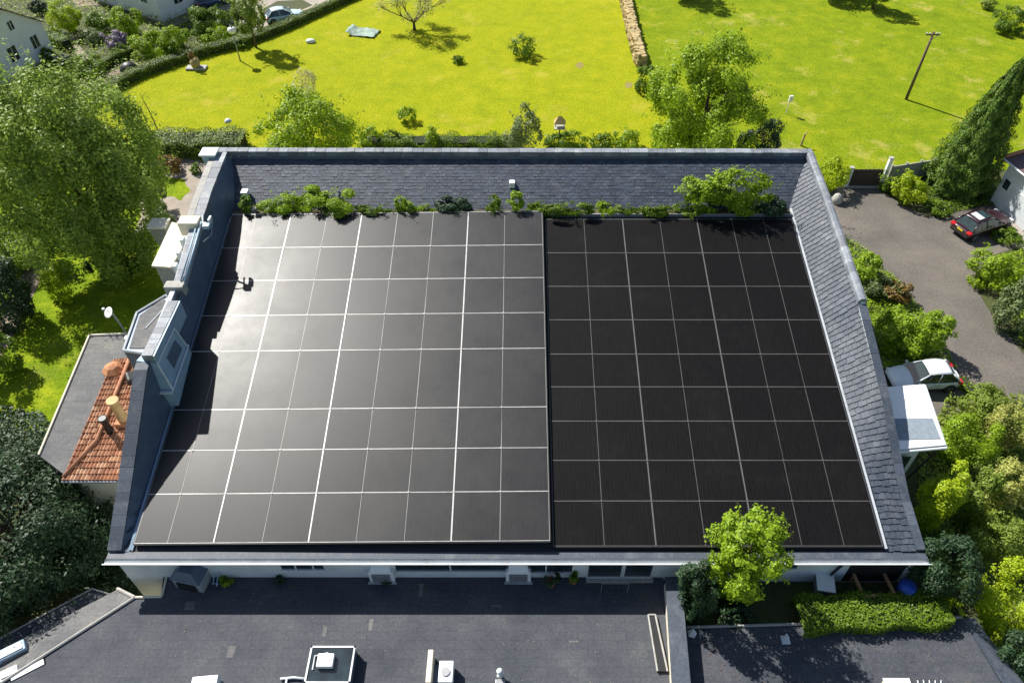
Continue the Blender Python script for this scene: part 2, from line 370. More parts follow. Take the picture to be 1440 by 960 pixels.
def tree(name, b, zb, mat, label, cat='tree', ls=.24, dens=1.0, trunk=1.0, clumps=46, cr=.26, gaps=.3, sit=None, group=None, cone=False, sprig=14, trunk_r=.22, rad=None, centre=None, up=.3, drop=0, asp=.55, rlo=.55, rhi=.86):
    SEED[0] += 1; rng = random.Random(SEED[0])
    if centre is None:
        P, r = fit(b, zb+trunk, .95)
    else: P, r = Vector(centre), rad
    t = thing(name, label, cat, (P.x, P.y, zb), 0, group)
    area = (r[0]*r[2]*2+r[0]*r[1])*4
    n = int(min(90000, area/(ls*ls*.3)*1.5*dens))
    zc = P.z-zb
    V = crown((0, 0, zc), r, n, ls, SEED[0], clumps, cr, zmin=.05, gaps=gaps, sprig=sprig, cone=cone, up=up, drop=drop, asp=asp, rlo=rlo, rhi=rhi)
    quads_obj('crown', V, mat, t)
    mb = MB(); limbs(mb, (0, 0, 0), (0, 0, zc+r[2]*(.55 if not cone else .8)), trunk_r, (0, 0, zc), r, rng, 9 if not cone else 3)
    mb.build('trunk', BARK, t, True)
    return t
def hedge(name, pts, w, h, mat, label, zb=0.0, ls=.15, dens=1.0, top_mat=None, cat='hedge', jag=.12):
    """clipped hedge along a ground polyline"""
    SEED[0] += 1; rng = np.random.default_rng(SEED[0]); pts = [Vector((p[0], p[1], 0)) for p in pts]
    allP = []; allD = []; o0 = pts[0]
    core = MB()
    for a, b in zip(pts, pts[1:]):
        d = b-a; L = d.length; d.normalize(); nrm = Vector((-d.y, d.x, 0))
        n = int(L*(w+2*h)/(ls*ls*.3)*dens)
        u = rng.uniform(-.02, 1.02, n); side = rng.uniform(0, w+2*h, n)
        y = np.where(side < h, -w/2, np.where(side < h+w, side-h-w/2, w/2)); z = np.where(side < h, side, np.where(side < h+w, h, side-h-w))
        wob = .5*np.sin(u*L*1.3+SEED[0])+.5*np.sin(u*L*3.1)
        inn = np.abs(rng.normal(size=n))*.13
        z2 = z*(1+jag*wob)-inn*(side > h)*(side < h+w)+rng.normal(size=n)*ls*.3
        y2 = y*(1+jag*.8*np.sin(u*L*2.2+1))*(1-inn*.5)+rng.normal(size=n)*ls*.3
        P = np.stack([a.x+d.x*u*L+nrm.x*y2, a.y+d.y*u*L+nrm.y*y2, np.maximum(z2, .02)], 1)
        D = np.stack([nrm.x*np.sign(y)*((side < h)|(side > h+w)), nrm.y*np.sign(y)*((side < h)|(side > h+w)), ((side >= h)&(side <= h+w))*1.0], 1)
        allP.append(P); allD.append(D)
        M = Matrix.Translation(Vector((a.x, a.y, 0))) @ Matrix.Rotation(math.atan2(d.y, d.x), 4, 'Z')
        core.box((.08, -w*.38, 0), (L-.08, w*.38, h*.82), M)  # solid dark box stands for the shade behind the leaves
    P = np.vstack(allP)-np.array([o0.x, o0.y, 0]); V = leafquads(P, np.vstack(allD), ls, rng)
    core.v = [v-o0 for v in core.v]
    t = thing(name, label, cat, (o0.x, o0.y, zb)); quads_obj('foliage', V, mat, t)
    core.build('hedge_shade_core', SHADECORE, t); return t
# ------------------------------------------------------------------ slates
def slates(P, U, V, nu, nv, lift=.03, seed=1, jit=.012, stag=True, thick=.014):
    """overlapping slates on a surface P(u,v); v runs up the slope (metres U wide, V high)"""
    rng = random.Random(seed); mb = MB()
    for j in range(nv):
        off = (.5 if j % 2 and stag else 0)
        for i in range(-1, nu+1):
            u0 = (i+off+rng.uniform(-.04, .04))/nu; u1 = (i+1+off-.03+rng.uniform(-.02, .02))/nu
            u0 = max(0, u0); u1 = min(1, u1)
            if u1-u0 < .15/nu: continue
            v0 = (j-.03+rng.uniform(-jit, jit)*3)/nv; v1 = min(1.0, (j+1.12)/nv); v0 = max(0, v0)
            a, b, c, d = P(u0, v0), P(u1, v0), P(u1, v1), P(u0, v1)
            n = (b-a).cross(d-a).normalized()
            l0 = lift+rng.uniform(-.006, .014); l1 = .004
            q = [a+n*l0, b+n*l0, c+n*l1, d+n*l1, a+n*(l0-thick-.012), b+n*(l0-thick-.012)]
            mb.add(q, [(0,1,2,3), (4,5,1,0)])
    return mb
# ------------------------------------------------------------------ GROUND
def sheet(name, pts, z, mat, px=True):
    P = [at(x, y, 0) for x, y in pts] if px else [Vector((x, y, 0)) for x, y in pts]
    o = mesh_obj(name, [(p.x, p.y, z) for p in P], [tuple(range(len(P)))], mat)
    me = o.data
    if me.polygons[0].normal.z < 0: me.flip_normals()
    return struct(o)
def smooth_poly(pts, it=2):
    for _ in range(it):
        q = []
        for i in range(len(pts)):
            a, b = pts[i], pts[(i+1) % len(pts)]
            q += [(a[0]*.75+b[0]*.25, a[1]*.75+b[1]*.25), (a[0]*.25+b[0]*.75, a[1]*.25+b[1]*.75)]
        pts = q
    return pts
sheet('lawn', [(-600,-400),(600,-400),(600,900),(-600,900)], 0, M_LAWN, False)
sheet('field', [(878,-60),(893,60),(912,110),(960,215),(1180,300),(1440,330),(1700,200),(1600,-60)], .004, M_FIELD)
sheet('yard_grass', [(-260,250),(-60,215),(150,205),(262,235),(330,300),(360,900),(-200,1000)], .004, M_YARD)
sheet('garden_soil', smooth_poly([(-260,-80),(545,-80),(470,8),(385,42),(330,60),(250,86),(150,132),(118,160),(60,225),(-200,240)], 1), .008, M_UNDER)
sheet('undergrowth', [(1190,330),(1240,400),(1345,510),(1440,565),(1600,600),(1600,1100),(850,1100),(850,700)], .004, M_UNDER)
sheet('undergrowth', smooth_poly([(1228,268),(1262,250),(1320,240),(1400,235),(1560,260),(1560,330),(1440,330),(1260,300)], 1), .008, M_UNDER)
sheet('undergrowth', [(1360,345),(1600,330),(1600,620),(1440,570),(1380,440)], .008, M_UNDER)
sheet('undergrowth_shade', smooth_poly([(-260,600),(60,590),(150,690),(260,690),(262,860),(-200,1100)], 1), .008, M_UNDER)  # undergrowth sheet, its dark colour carries the shade around the conifer
sheet('driveway', smooth_poly([(1150,262),(1235,262),(1262,285),(1310,308),(1340,300),(1400,285),(1440,280),(1560,330),(1540,400),(1440,345),(1385,362),(1370,400),(1392,440),(1440,500),(1500,560),(1480,610),(1420,560),(1345,545),(1320,490),(1270,430),(1225,380),(1150,340)], 1), .012, M_ASPH)
sheet('parking_bay', [(1200,500),(1330,505),(1375,545),(1368,572),(1300,590),(1180,600)], .016, M_ASPH)
sheet('gravel_patio', smooth_poly([(160,215),(300,215),(330,330),(180,345),(205,290)], 1), .012, M_GRAVEL)
sheet('paved_yard', [(1408,322),(1440,300),(1540,300),(1540,420),(1440,350),(1425,345)], .02, M_ROAD)
sheet('garden_path', smooth_poly([(118,122),(150,104),(190,88),(232,80),(240,84),(196,96),(150,116),(128,130)], 1), .014, M_PATH)
sheet('front_garden_path', smooth_poly([(96,50),(104,50),(112,66),(130,86),(120,90),(100,68)], 1), .014, M_GRAVEL)
sheet('yard_path', smooth_poly([(40,362),(72,362),(58,392),(30,450),(5,500),(-20,520),(-30,490),(10,440)], 1), .012, M_PATH)
sheet('street', [(330,-60),(545,-60),(470,2),(405,22),(440,8),(425,0),(390,2),(368,14),(378,36),(355,44),(300,20)], .012, M_ROAD)
sheet('house_forecourt', [(60,-40),(300,-40),(300,14),(240,40),(196,22),(150,6),(110,10)], .012, M_PATH)
sheet('grass_patch', smooth_poly([(200,250),(225,242),(240,252),(258,250),(262,262),(270,268),(258,276),(255,284),(240,274),(215,284)], 1), .018, M_YARD)
TZ = 2.6
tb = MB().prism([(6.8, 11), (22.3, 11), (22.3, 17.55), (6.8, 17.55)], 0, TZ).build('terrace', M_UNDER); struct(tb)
# bare patches on the lawn
for i, (x, y, w, h) in enumerate([(815,92,6,5), (884,120,6,5), (437,60,5,4)]):
    pts = [(x+math.cos(a)*w*random.Random(i*9+k).uniform(.7, 1.1), y+math.sin(a)*h*random.Random(i*7+k).uniform(.7, 1.1)) for k, a in enumerate([j*.524 for j in range(12)])]
    if i < 2: sheet('bare_earth', pts, .008, M_BARE)
# ------------------------------------------------------------------ MAIN BUILDING
XL, XR = -20.05, 19.45
LP = [(17.8, 5.25), (21.9, 7.4), (25.9, 9.62), (26.3, 9.62)]             # left parapet profile (lower part)
LP2 = [(32.0, 9.9), (36.1, 10.9), (39.8, 11.25), (44.3, 11.33)]          # left, upper part
RP = [(17.8, 5.28), (20.6, 5.75), (25.4, 7.75), (30.9, 9.35), (31.0, 9.5), (39.8, 10.75), (44.3, 11.22)]
def prof(P, Y):
    for (a, za), (b, zb) in zip(P, P[1:]):
        if Y <= b: return za+(zb-za)*(Y-a)/(b-a)
    return P[-1][1]
LPA = LP[:3]+[(29, 9.65)]+LP2
BL = thing('main_building', 'large building whose black panelled roof is edged by slate parapets', 'building', (0, 30, 0))
def bp(mb, name, mat, smooth=False, parent=BL, label=None):
    """link a part given in world coordinates under a thing"""
    o = mb.build(name, mat, None, smooth); base = Vector(parent.location) if parent.parent is None else Vector(parent.parent.location)
    # shift vertices into the thing's frame
    sh = base
    me = o.data; co = np.empty(len(me.vertices)*3, dtype=np.float32); me.vertices.foreach_get('co', co); co = co.reshape(-1, 3)-np.array(sh, dtype=np.float32)
    me.vertices.foreach_set('co', co.reshape(-1)); me.update(); o.parent = parent
    if label: o['label'] = label
    return o
# walls: outer ring
w = MB()
WY = 17.62
w.box((XL+.25, WY, 0), (XR-.25, WY+.25, 5.02))
for X0, X1, Pf in ((XL+.04, XL+.3, LPA), (XR-.3, XR-.04, RP)):
    ys = [y for y, _ in Pf]; ys[0] = WY+.27; zs = [prof(Pf, y)-.06 for y in ys]
    vs = []; n = len(ys)
    for X in (X0, X1):
        vs += [(X, y, 0) for y in ys]+[(X, y, z) for y, z in zip(ys, zs)]
    fs = []
    for i in range(n-1):
        fs += [(i, i+1, n+i+1, n+i), (2*n+i+1, 2*n+i, 3*n+i, 3*n+i+1), (n+i, n+i+1, 3*n+i+1, 3*n+i)]
    w.add(vs, fs)
w.box((XL+.31, 43.95, 0), (XR-.31, 44.2, 10.7))
bp(w, 'wall', M_RENDER)
# deck under the panels
d = MB(); d.add([(-19.1, 17.85, rz(17.85)-.12), (17.75, 17.85, rz(17.85)-.12), (17.75, 39.75, rz(39.75)-.12), (-19.1, 39.75, rz(39.75)-.12)], [(0,1,2,3)])
bp(d, 'roof_deck', M_DECK)
# soil gutter behind the panels
YB = 40.25; ZG = rz(39.7)
g = MB().box((-19.0, 39.72, ZG-.4), (17.6, YB+.1, ZG-.02)); bp(g, 'valley_gutter', M_SOIL)
bp(MB().box((-18.9, 39.62, ZG-.1), (17.55, 39.71, ZG+.16)), 'gutter_kerb', M_GREY)
# back slate slope
ZR = 10.86; YT = 43.75
def PB(u, v): return Vector((-19.4+u*38.4, YB+v*(YT-YB), ZG-.1+v*(ZR-ZG+.1)))
bp(MB().add([PB(0,0)-Vector((0,0,.02)), PB(1,0)-Vector((0,0,.02)), PB(1,1)-Vector((0,0,.02)), PB(0,1)-Vector((0,0,.02))], [(0,1,2,3)]), 'slope_underlay', M_DECK)
bp(slates(PB, 38, 3.4, 112, 17, seed=3, lift=.014, jit=.03), 'back_slate_slope', M_SLATE)
# ridge coping at the back (box, standing proud)
cp = MB(); rng = random.Random(5); x = XL-.4
while x < XR:
    x2 = min(XR, x+rng.uniform(.55, .75)); dz = rng.uniform(-.01, .012)
    zt = 11.34+(11.24-11.34)*(x-XL)/(XR-XL)
    cp.cbox((x+.004, 43.72, zt-.4+dz), (x2-.004, 44.24, zt+dz), .03); x = x2
bp(cp, 'back_coping', M_COPING)
bp(MB().box((XL+.5, 43.66, 10.7), (XR-.5, 43.71, 10.97)), 'ridge_flashing', M_LEAD)
# left inner face
def skx(Y): return -.4*max(0, (Y-36)/8.2)
def PLo(u, v):
    Y = 17.85+(26.2-17.85)*u; zt = prof(LPA, Y)-.1; zb = rz(Y)-.08
    return Vector((-19.42+(1-v)*.36, Y, zb+(zt-zb)*v))
def PLu(u, v):
    Y = 26.2+(43.7-26.2)*u; zt = prof(LPA, Y)-.1; zb = rz(Y)-.08
    return Vector((-19.42+skx(Y)*v+(1-v)*.4, Y, zb+(zt-zb)*v))
def flip(P): return lambda u, v: P(1-u, v)
def under(P, nu=12, off=-.015):
    mb = MB()
    for i in range(nu):
        q = [P(i/nu, 0), P((i+1)/nu, 0), P((i+1)/nu, 1), P(i/nu, 1)]; n = (q[1]-q[0]).cross(q[3]-q[0]); n = n.normalized() if n.length > 1e-6 else Vector((0,0,1))
        mb.add([p+n*off for p in q], [(0,1,2,3)])
    return mb
bp(slates(flip(PLo), 8, 2, 26, 8, seed=7, lift=.02), 'left_slate_face', M_SLATE_D)
bp(slates(flip(PLu), 17, 2, 46, 8, seed=8, lift=.02), 'left_slate_face', M_SLATE_D)
bp(under(flip(PLo)), 'face_underlay', M_LEAD); bp(under(flip(PLu)), 'face_underlay', M_LEAD)
# lead flashing strip at the foot of the left face
fl = MB()
for i in range(24):
    y0 = 17.9+i*.9; y1 = y0+.9
    fl.add([(-19.06, y0, rz(y0)+.05), (-18.88, y0, rz(y0)-.02), (-18.88, y1, rz(y1)-.02), (-19.06, y1, rz(y1)+.05)], [(0,1,2,3)])
bp(fl, 'side_flashing', M_BLUEM)
# left copings, stepped slabs following the profile
def coping(Pf, X0, X1, ya, yb, step, seed, th=.1, mat=M_COPING, name='side_coping', skew=False):
    mb = MB(); rng = random.Random(seed); y = ya
    while y < yb-.02:
        y2 = min(yb, y+step*rng.uniform(.85, 1.15)); za, zb = prof(Pf, y), prof(Pf, y2); dz = rng.uniform(-.008, .015)
        vs = [(X0,y+.005,za-th),(X1,y+.005,za-th),(X1,y2-.005,zb-th),(X0,y2-.005,zb-th),(X0,y+.005,za+dz),(X1,y+.005,za+dz),(X1,y2-.005,zb+dz),(X0,y2-.005,zb+dz)]
        if skew: vs = [(a+skx(b), b, c) for a, b, c in vs]
        mb.add(vs, [(0,3,2,1),(4,5,6,7),(0,1,5,4),(1,2,6,5),(2,3,7,6),(3,0,4,7)]); y = y2
    return bp(mb, name, mat)
coping(LPA, XL-.02, -19.38, 17.85, 26.2, .5, 1, mat=M_SLATE_R)
coping(LPA, XL+.1, -19.36, 31.9, 43.71, .55, 2, th=.2, skew=True)
coping(LPA, XL-.32, XL+.08, 36.2, 44.2, 1.6, 3, th=.25, mat=M_CONC, name='side_ledge', skew=True)
coping(LPA, -19.34, -19.22, 32.0, 36.3, 2.0, 9, th=.12, mat=M_GUTTER, name='side_gutter')
# right slope
def PR(u, v):
    Y = 17.85+(43.7-17.85)*u; zt = prof(RP, Y)-.07; zb = rz(Y)-.06
    return Vector((17.6+(19.42-17.6)*v, Y, zb+(zt-zb)*v))
bp(under(PR, 78, .05), 'slope_underlay', M_DECK)
# rows run across the strip: swap parameters so courses step with Y
def PRs(u, v): return PR(v, 1-u)
def PRs2(u, v): return PR(v, u)
def slates_r():
    mb = MB(); rng = random.Random(11); nr = 78
    for j in range(nr):
        for i in range(-1, 6):
            off = .5*(j % 2); u0 = max(0, (i+off)/5.); u1 = min(1, (i+1+off)/5.-.01)
            if u1-u0 < .04: continue
            sk = .012*math.sin(i*2.1+j*.7)
            v0 = max(0, (j+rng.uniform(-.1, .1))/nr); v1 = min(1, (j+1.1)/nr)
            a, b, c, d_ = PR(v0, u0)+Vector((0, sk, 0)), PR(v0, u1), PR(v1, u1), PR(v1, u0)
            n = -(b-a).cross(d_-a).normalized(); l0 = .019+rng.uniform(-.005, .008)
            mb.add([a+n*l0, b+n*l0, c+n*.008, d_+n*.008, a+n*-.03, b+n*-.03], [(3,2,1,0), (0,1,5,4)])
    return mb
bp(slates_r(), 'right_slate_slope', M_SLATE_R)
coping(RP, 19.05, XR+.03, 17.9, 30.9, .62, 4, th=.09, mat=M_SLATE_R)
# raised round-topped coping on the right
rc = MB(); y = 31.0; rng = random.Random(8)
while y < 43.6:
    y2 = min(43.71, y+rng.uniform(.6, .8)); pr = []
    for yy in (y+.006, y2-.006):
        zc = prof(RP, yy); pr.append([(19.0, yy, zc-.2), (19.02, yy, zc+.02), (19.12, yy, zc+.14), (19.3, yy, zc+.17), (19.46, yy, zc+.1), (19.55, yy, zc-.2)])
    n = 6; vs = pr[0]+pr[1]; rc.add(vs, [(i, i+1, n+i+1, n+i) for i in range(n-1)]+[tuple(range(n-1, -1, -1)), tuple(range(n, 2*n))]); y = y2
rc.f = [tuple(reversed(f)) for f in rc.f]
bp(rc, 'raised_coping', M_COPING)
bp(MB().box((17.5, 17.9, 0), (17.5, 17.9, 0)) if False else MB().add([(17.5, 17.95, rz(17.95)+.02), (17.66, 17.95, rz(17.95)+.06), (17.66, 40.3, rz(40.3)+.06), (17.5, 40.3, rz(40.3)+.02)], [(0,1,2,3)]), 'edge_flashing', M_GUTTER)
# eaves: fascia, gutter, lip
bp(MB().box((XL+.05, WY-.22, 4.86), (XR-.05, WY-.02, 5.06)), 'fascia', M_FRAME)
gt = MB(); n = 7; pr = [(WY-.42+.13*(1-math.cos(t)), 5.14-.13*math.sin(t)) for t in [i*math.pi/(n-1) for i in range(n)]]
gt.add([(XL-.05, y, z) for y, z in pr]+[(XR+.1, y, z) for y, z in pr], [(i, i+1, n+i+1, n+i) for i in range(n-1)]); 
bp(gt, 'eaves_gutter', M_GUTTER)
bp(MB().box((XL-.05, WY-.46, 5.12), (XR+.1, WY-.415, 5.17)), 'gutter_lip', M_FRAME)
bp(MB().box((XL, WY-.13, 5.06), (XR+.05, WY+.23, 5.13)), 'eaves_felt', M_SLATE_R)
# front wall openings (below the eaves, seen from above)
def window(x0, x1, z0, z1, bars, mat=M_GLASS, parent=BL, y=WY, nm='window'):
    f = MB(); f.box((x0-.06, y-.05, z1), (x1+.06, y+.02, z1+.06)).box((x0-.06, y-.09, z0-.07), (x1+.06, y+.02, z0)).box((x0-.06, y-.05, z0), (x0, y+.02, z1)).box((x1, y-.05, z0), (x1+.06, y+.02, z1))
    for b in bars: f.box((b-.035, y-.045, z0), (b+.035, y+.02, z1))
    o = bp(f, nm, M_FRAME, parent=parent); q = bp(MB().box((x0, y-.02, z0), (x1, y-.005, z1)), 'pane', mat, parent=parent); q.parent = o
    return o
def X0(px, py=795, z=4.2): return aty(px, py, WY).x
window(X0(395), X0(455), 3.9, 4.75, [X0(415), X0(440)])
window(X0(556), X0(715), 3.75, 4.7, [X0(633)])
window(X0(742), X0(805), 3.6, 4.7, [X0(768)])
dd = window(X0(828), X0(875), 3.12, 4.7, [], nm='patio_door'); window(X0(880), X0(918), 3.12, 4.7, [], nm='patio_door')
window(X0(1112), X0(1118)+.1, 4.0, 4.6, [])
bp(MB().box((X0(826), WY-.3, 3.0), (X0(922), WY-.03, 3.08)), 'door_step', M_CONC)
bp(MB().tube([(X0(1170), WY-.08, 2.7), (X0(1185), WY-.08, 4.9)], .06), 'downpipe', M_BLACK)
# --- left dormers and roof boxes
def quadbox(mb, base, top):  # two 4-point rings
    mb.add(list(base)+list(top), [(0,3,2,1),(4,5,6,7),(0,1,5,4),(1,2,6,5),(2,3,7,6),(3,0,4,7)]); return mb
# flat-roofed dormer outside the parapet
zf = 9.3
pts = [at(193, 440, zf), at(232, 412, zf+.2), at(246, 422, zf+.2), at(220, 500, zf), at(176, 497, zf-.2)]
m = MB().prism([(p.x, p.y) for p in reversed(pts)], 6.0, zf); bp(m, 'dormer', M_LEAD)
ins = [at(197, 444, zf), at(230, 420, zf), at(238, 428, zf), at(214, 490, zf), at(182, 490, zf)]
dm = bp(MB().prism([(p.x, p.y) for p in reversed(ins)], zf+.003, zf+.05), 'dormer_roof', M_FELT_L)
rl = MB()
for a, b in zip(pts, pts[1:]+pts[:1]): rl.tube([(a.x, a.y, zf+.04), (b.x, b.y, zf+.04)], .08, 6)
a, b = at(205, 463, zf), at(228, 438, zf); rl.tube([(a.x, a.y, zf+.06), (b.x, b.y, zf+.06)], .05, 6)
bp(rl, 'dormer_edging', M_GUTTER)
# slate capped upstand beside it
coping([(26, 10.0), (32, 10.0)], -19.72, -19.16, 26.3, 30.5, .42, 12, th=1.2)
bp(MB().box((-19.15, 26.3, 8.8), (-19.06, 30.5, 9.97)), 'dormer_fascia', M_BLUEM)
# pale blue roof hatch housing
h = MB(); y0, y1 = 25.2, 29.3
quadbox(h, [(-20.0, 25.6, 6.4), (-18.62, 25.6, 6.4), (-18.78, 29.0, 6.8), (-19.5, 29.0, 6.8)], [(-19.75, 25.7, 7.95), (-18.62, 25.7, 7.85), (-18.78, 28.95, 7.95), (-19.5, 28.95, 7.95)])
quadbox(h, [(-19.72, 25.74, 7.96), (-18.66, 25.74, 7.86), (-18.82, 28.92, 7.96), (-19.5, 28.92, 7.96)], [(-20.08, 26.25, 9.66), (-19.04, 26.25, 9.45), (-19.04, 28.8, 9.45), (-19.5, 28.8, 9.45)])
bp(h, 'hatch_housing', M_BLUEM)
ht = MB(); ht.box((-19.85, 25.52, 7.82), (-18.58, 25.69, 7.94)); ht.tube([(-18.6, 25.7, 7.92), (-18.76, 29.0, 8.0)], .05, 6); ht.tube([(-18.62, 25.78, 7.95), (-19.02, 26.2, 9.5)], .05, 6); ht.tube([(-18.8, 28.9, 7.95), (-19.0, 28.8, 9.5)], .05, 6); ht.tube([(-19.02, 26.2, 9.5), (-19.0, 28.8, 9.5)], .05, 6); bp(ht, 'hatch_trim', M_FRAME)
hw_ = MB(); hw_.add([(-18.77, 26.9, 8.35), (-18.8, 28.4, 8.35), (-18.93, 28.3, 9.1), (-18.93, 27.0, 9.1)], [(0,1,2,3)]); bp(hw_, 'hatch_window', M_LEAD)
# big pale-topped roof box on the upper left
zq = 9.9
q = [at(217, 372, zq), at(238, 374, zq), at(268, 322, zq+.1), at(243, 312, zq+.1)]
bp(MB().prism([(p.x, p.y) for p in q], 5.5, zq-.1), 'roof_box', M_GREY)
bp(MB().prism([(p.x+(.12 if i in (1,2) else -.12), p.y+(.12 if i > 1 else -.12)) for i, p in enumerate(q)], zq-.099, zq+.02), 'roof_box_lid', M_CREAM)
# ridge pipework on the upper left
pp = MB(); pts = [(-19.3, 36.3, prof(LPA, 36.3)+.15), (-19.28, 34.5, prof(LPA, 34.5)+.12), (-19.3, 32.1, prof(LPA, 32.1)+.1)]
pp.tube(pts, .07, 8); pp.tube([Vector(p)+Vector((-.22, 0, .02)) for p in pts], .05, 8); bp(pp, 'ridge_pipe', M_BLUEM, True)
jb = MB().cbox((-20.6, 35.9, 10.3), (-19.4, 36.7, 11.25), .08); bp(jb, 'ridge_junction', M_CREAM)
jb = MB().cbox((-20.4, 31.6, 9.3), (-19.3, 32.2, 10.0), .08); bp(jb, 'ridge_junction', M_CONC)
for i in range(3):
    bp(MB().cbox((-20.35, 33.2+i*.9, 9.6+.25*i), (-20.12, 33.6+i*.9, 10.2+.25*i), .04), 'ridge_bracket', M_FRAME)

# ------------------------------------------------------------------ SOLAR ARRAYS
def ysof(rows): return [atr(735, y).y for y in rows]
def array(label, cols, rows, bold, lift, tilt, mat, railm, name='solar_array'):
    ys = sorted(ysof(rows)); x0 = cols[0]; Y0 = ys[0]
    t = thing(name, label, 'solar panels', (x0, Y0, rz(Y0)+lift), 0, 'arrays of solar panels on the main roof')
    t.rotation_euler = (R(10), R(-tilt), 0)
    C10 = math.cos(R(10)); rr = random.Random(int(x0*7))
    vs = [(y-Y0)/C10 for y in ys]
    for j in range(len(vs)-1):
        for i in range(len(cols)-1):
            a = .03 if (i) in bold else .011; b = .03 if (i+1) in bold else .011
            xa, xb, ya, yb = cols[i]-x0+a, cols[i+1]-x0-b, vs[j]+.016, vs[j+1]-.016
            mb = MB().cbox((-(xb-xa)/2, -(yb-ya)/2, 0), ((xb-xa)/2, (yb-ya)/2, .045), .008)
            p = mb.build('solar_panel', mat, t); p.location = ((xa+xb)/2, (ya+yb)/2, rr.uniform(0, .006))
            p.rotation_euler = (R(rr.uniform(-.45, .45)), R(rr.uniform(-.45, .45)), 0)
    W = cols[-1]-x0; Hh = vs[-1]
    for j, v in enumerate(vs):
        e = .02 if 0 < j < len(vs)-1 else .014
        MB().box((0, v-e, .028), (W, v+e, .052)).build('mounting_rail', railm, t)
    for i, c_ in enumerate(cols):
        x = c_-x0; b = i in bold; e = .034 if b else .013
        MB().box((x-e, 0, .02), (x+e, Hh, .058 if b else .05)).build('mounting_rail', railm if b else (M_RAILD if mat is M_PVR else M_RAILM), t)
    c0_ = MB().cbox((-.045,-.04,.05), (.045,.04,.075), .01).build('clamp', railm, t); first = True
    for v in vs[1:-1]:
        for c_ in cols[1:-1]:
            k = c0_ if first else c0_.copy()
            if not first: COL.objects.link(k)
            k.location = (c_-x0, v, 0); first = False
    # dark skirt on the outer edge + black lower tray
    sk = MB().box((-.05, -.07, -.14), (W+.05, -.02, .02)).box((-.05, Hh+.02, -.14), (W+.05, Hh+.07, .05)).box((-.06, -.02, -.14), (-.02, Hh+.02, .04)).box((W+.02, -.02, -.2), (W+.06, Hh+.02, .04))
    sk.build('array_skirt', M_BLACK, t)
    return t
array('left and larger solar array, its glass grey with sun glare',
      [-18.8,-17.2,-14.95,-12.6,-10.35,-8.05,-5.72,-3.45,-1.1,1.3], [305,352,398,447,497,579,636,697,766], (2, 4, 7), .13, .8, M_PVL, M_RAIL)
array('right and narrower solar array, its glass deep black without glare',
      [1.5,3.95,6.45,8.85,11.25,13.5,15.55,17.4], [311,358,405,452,500,546,594,649,706,769], (2, 4), .1, 0, M_PVR, M_RAILD)

# ------------------------------------------------------------------ LOWER BUILDINGS IN FRONT
FZ = 3.0
LB = thing('lower_building', 'long low building with grey mineral felt flat roof below the panelled roof', 'building', (-4, 12, 0))
def pz(x, y, z): p = at(x, y, z); return (p.x, p.y)
rp = [pz(236, 782, FZ), pz(226, 838, FZ), pz(188, 840, FZ), pz(0, 962, FZ), pz(-120, 1080, FZ), pz(-120, 1250, FZ), pz(965, 1250, FZ), pz(938, 830, FZ), (pz(930, 812, FZ)[0], WY-.02), (pz(240, 782, FZ)[0], WY-.02)]
bp(MB().prism(list(reversed(rp)), 2.75, FZ), 'flat_roof', M_FELT, parent=LB)
cx = sum(p[0] for p in rp)/len(rp); cy = sum(p[1] for p in rp)/len(rp)
bp(MB().prism([(p[0]*.985+cx*.015, p[1]*.985+cy*.015) for p in reversed(rp)], 0, 2.747), 'wall', M_CREAM, parent=LB)
# pale edging
ed = MB()
for a, b in ((pz(241, 784, FZ), pz(228, 838, FZ)), (pz(228, 839, FZ), pz(188, 840, FZ))): ed.tube([(a[0], a[1], FZ+.04), (b[0], b[1], FZ+.04)], .06, 6)
bp(ed, 'roof_edging', M_CREAM, parent=LB)
# slope hipped down to the left
ra, rb_, rc_, rd = at(190, 840, FZ), at(-10, 968, FZ), at(-60, 945, 2.4), at(166, 828, 2.55)
bp(MB().add([ra, rd, rc_, rb_], [(0,1,2,3)]), 'hip_slope', M_FELT_L, parent=LB)
e2 = MB().tube([ra+Vector((0,0,.05)), rb_+Vector((0,0,.05))], .07, 6); e2.tube([ra+Vector((0,0,.05)), rd+Vector((0,0,.05))], .09, 6); bp(e2, 'hip_edging', M_CONC, parent=LB)
la, lb, lc, ld = at(130, 828, 1.9), at(156, 836, 1.9), at(-40, 965, 1.9), at(-60, 930, 1.9)
bp(MB().prism([(p.x, p.y) for p in (la, ld, lc, lb)], 1.2, 1.9), 'lean_to_roof', M_FELT, parent=LB)
bp(MB().tube([la+Vector((0,0,.04)), ld+Vector((0,0,.04))], .05, 6).tube([la+Vector((0,0,.04)), lb+Vector((0,0,.04))], .05, 6), 'lean_to_edging', M_CONC, parent=LB)
# lap seams and repairs on the felt
for (x, y, w_, h_) in [(322,908,6,16),(262,845,10,12),(590,820,4,18),(455,880,3,14),(690,850,16,3),(800,900,14,3),(520,870,3,16)]:
    a = pz(x, y, FZ); b = pz(x+w_, y+h_, FZ); bp(MB().box((min(a[0], b[0]), min(a[1], b[1]), FZ), (max(a[0], b[0]), max(a[1], b[1]), FZ+.006)), 'felt_patch', M_FELT_L, parent=LB)
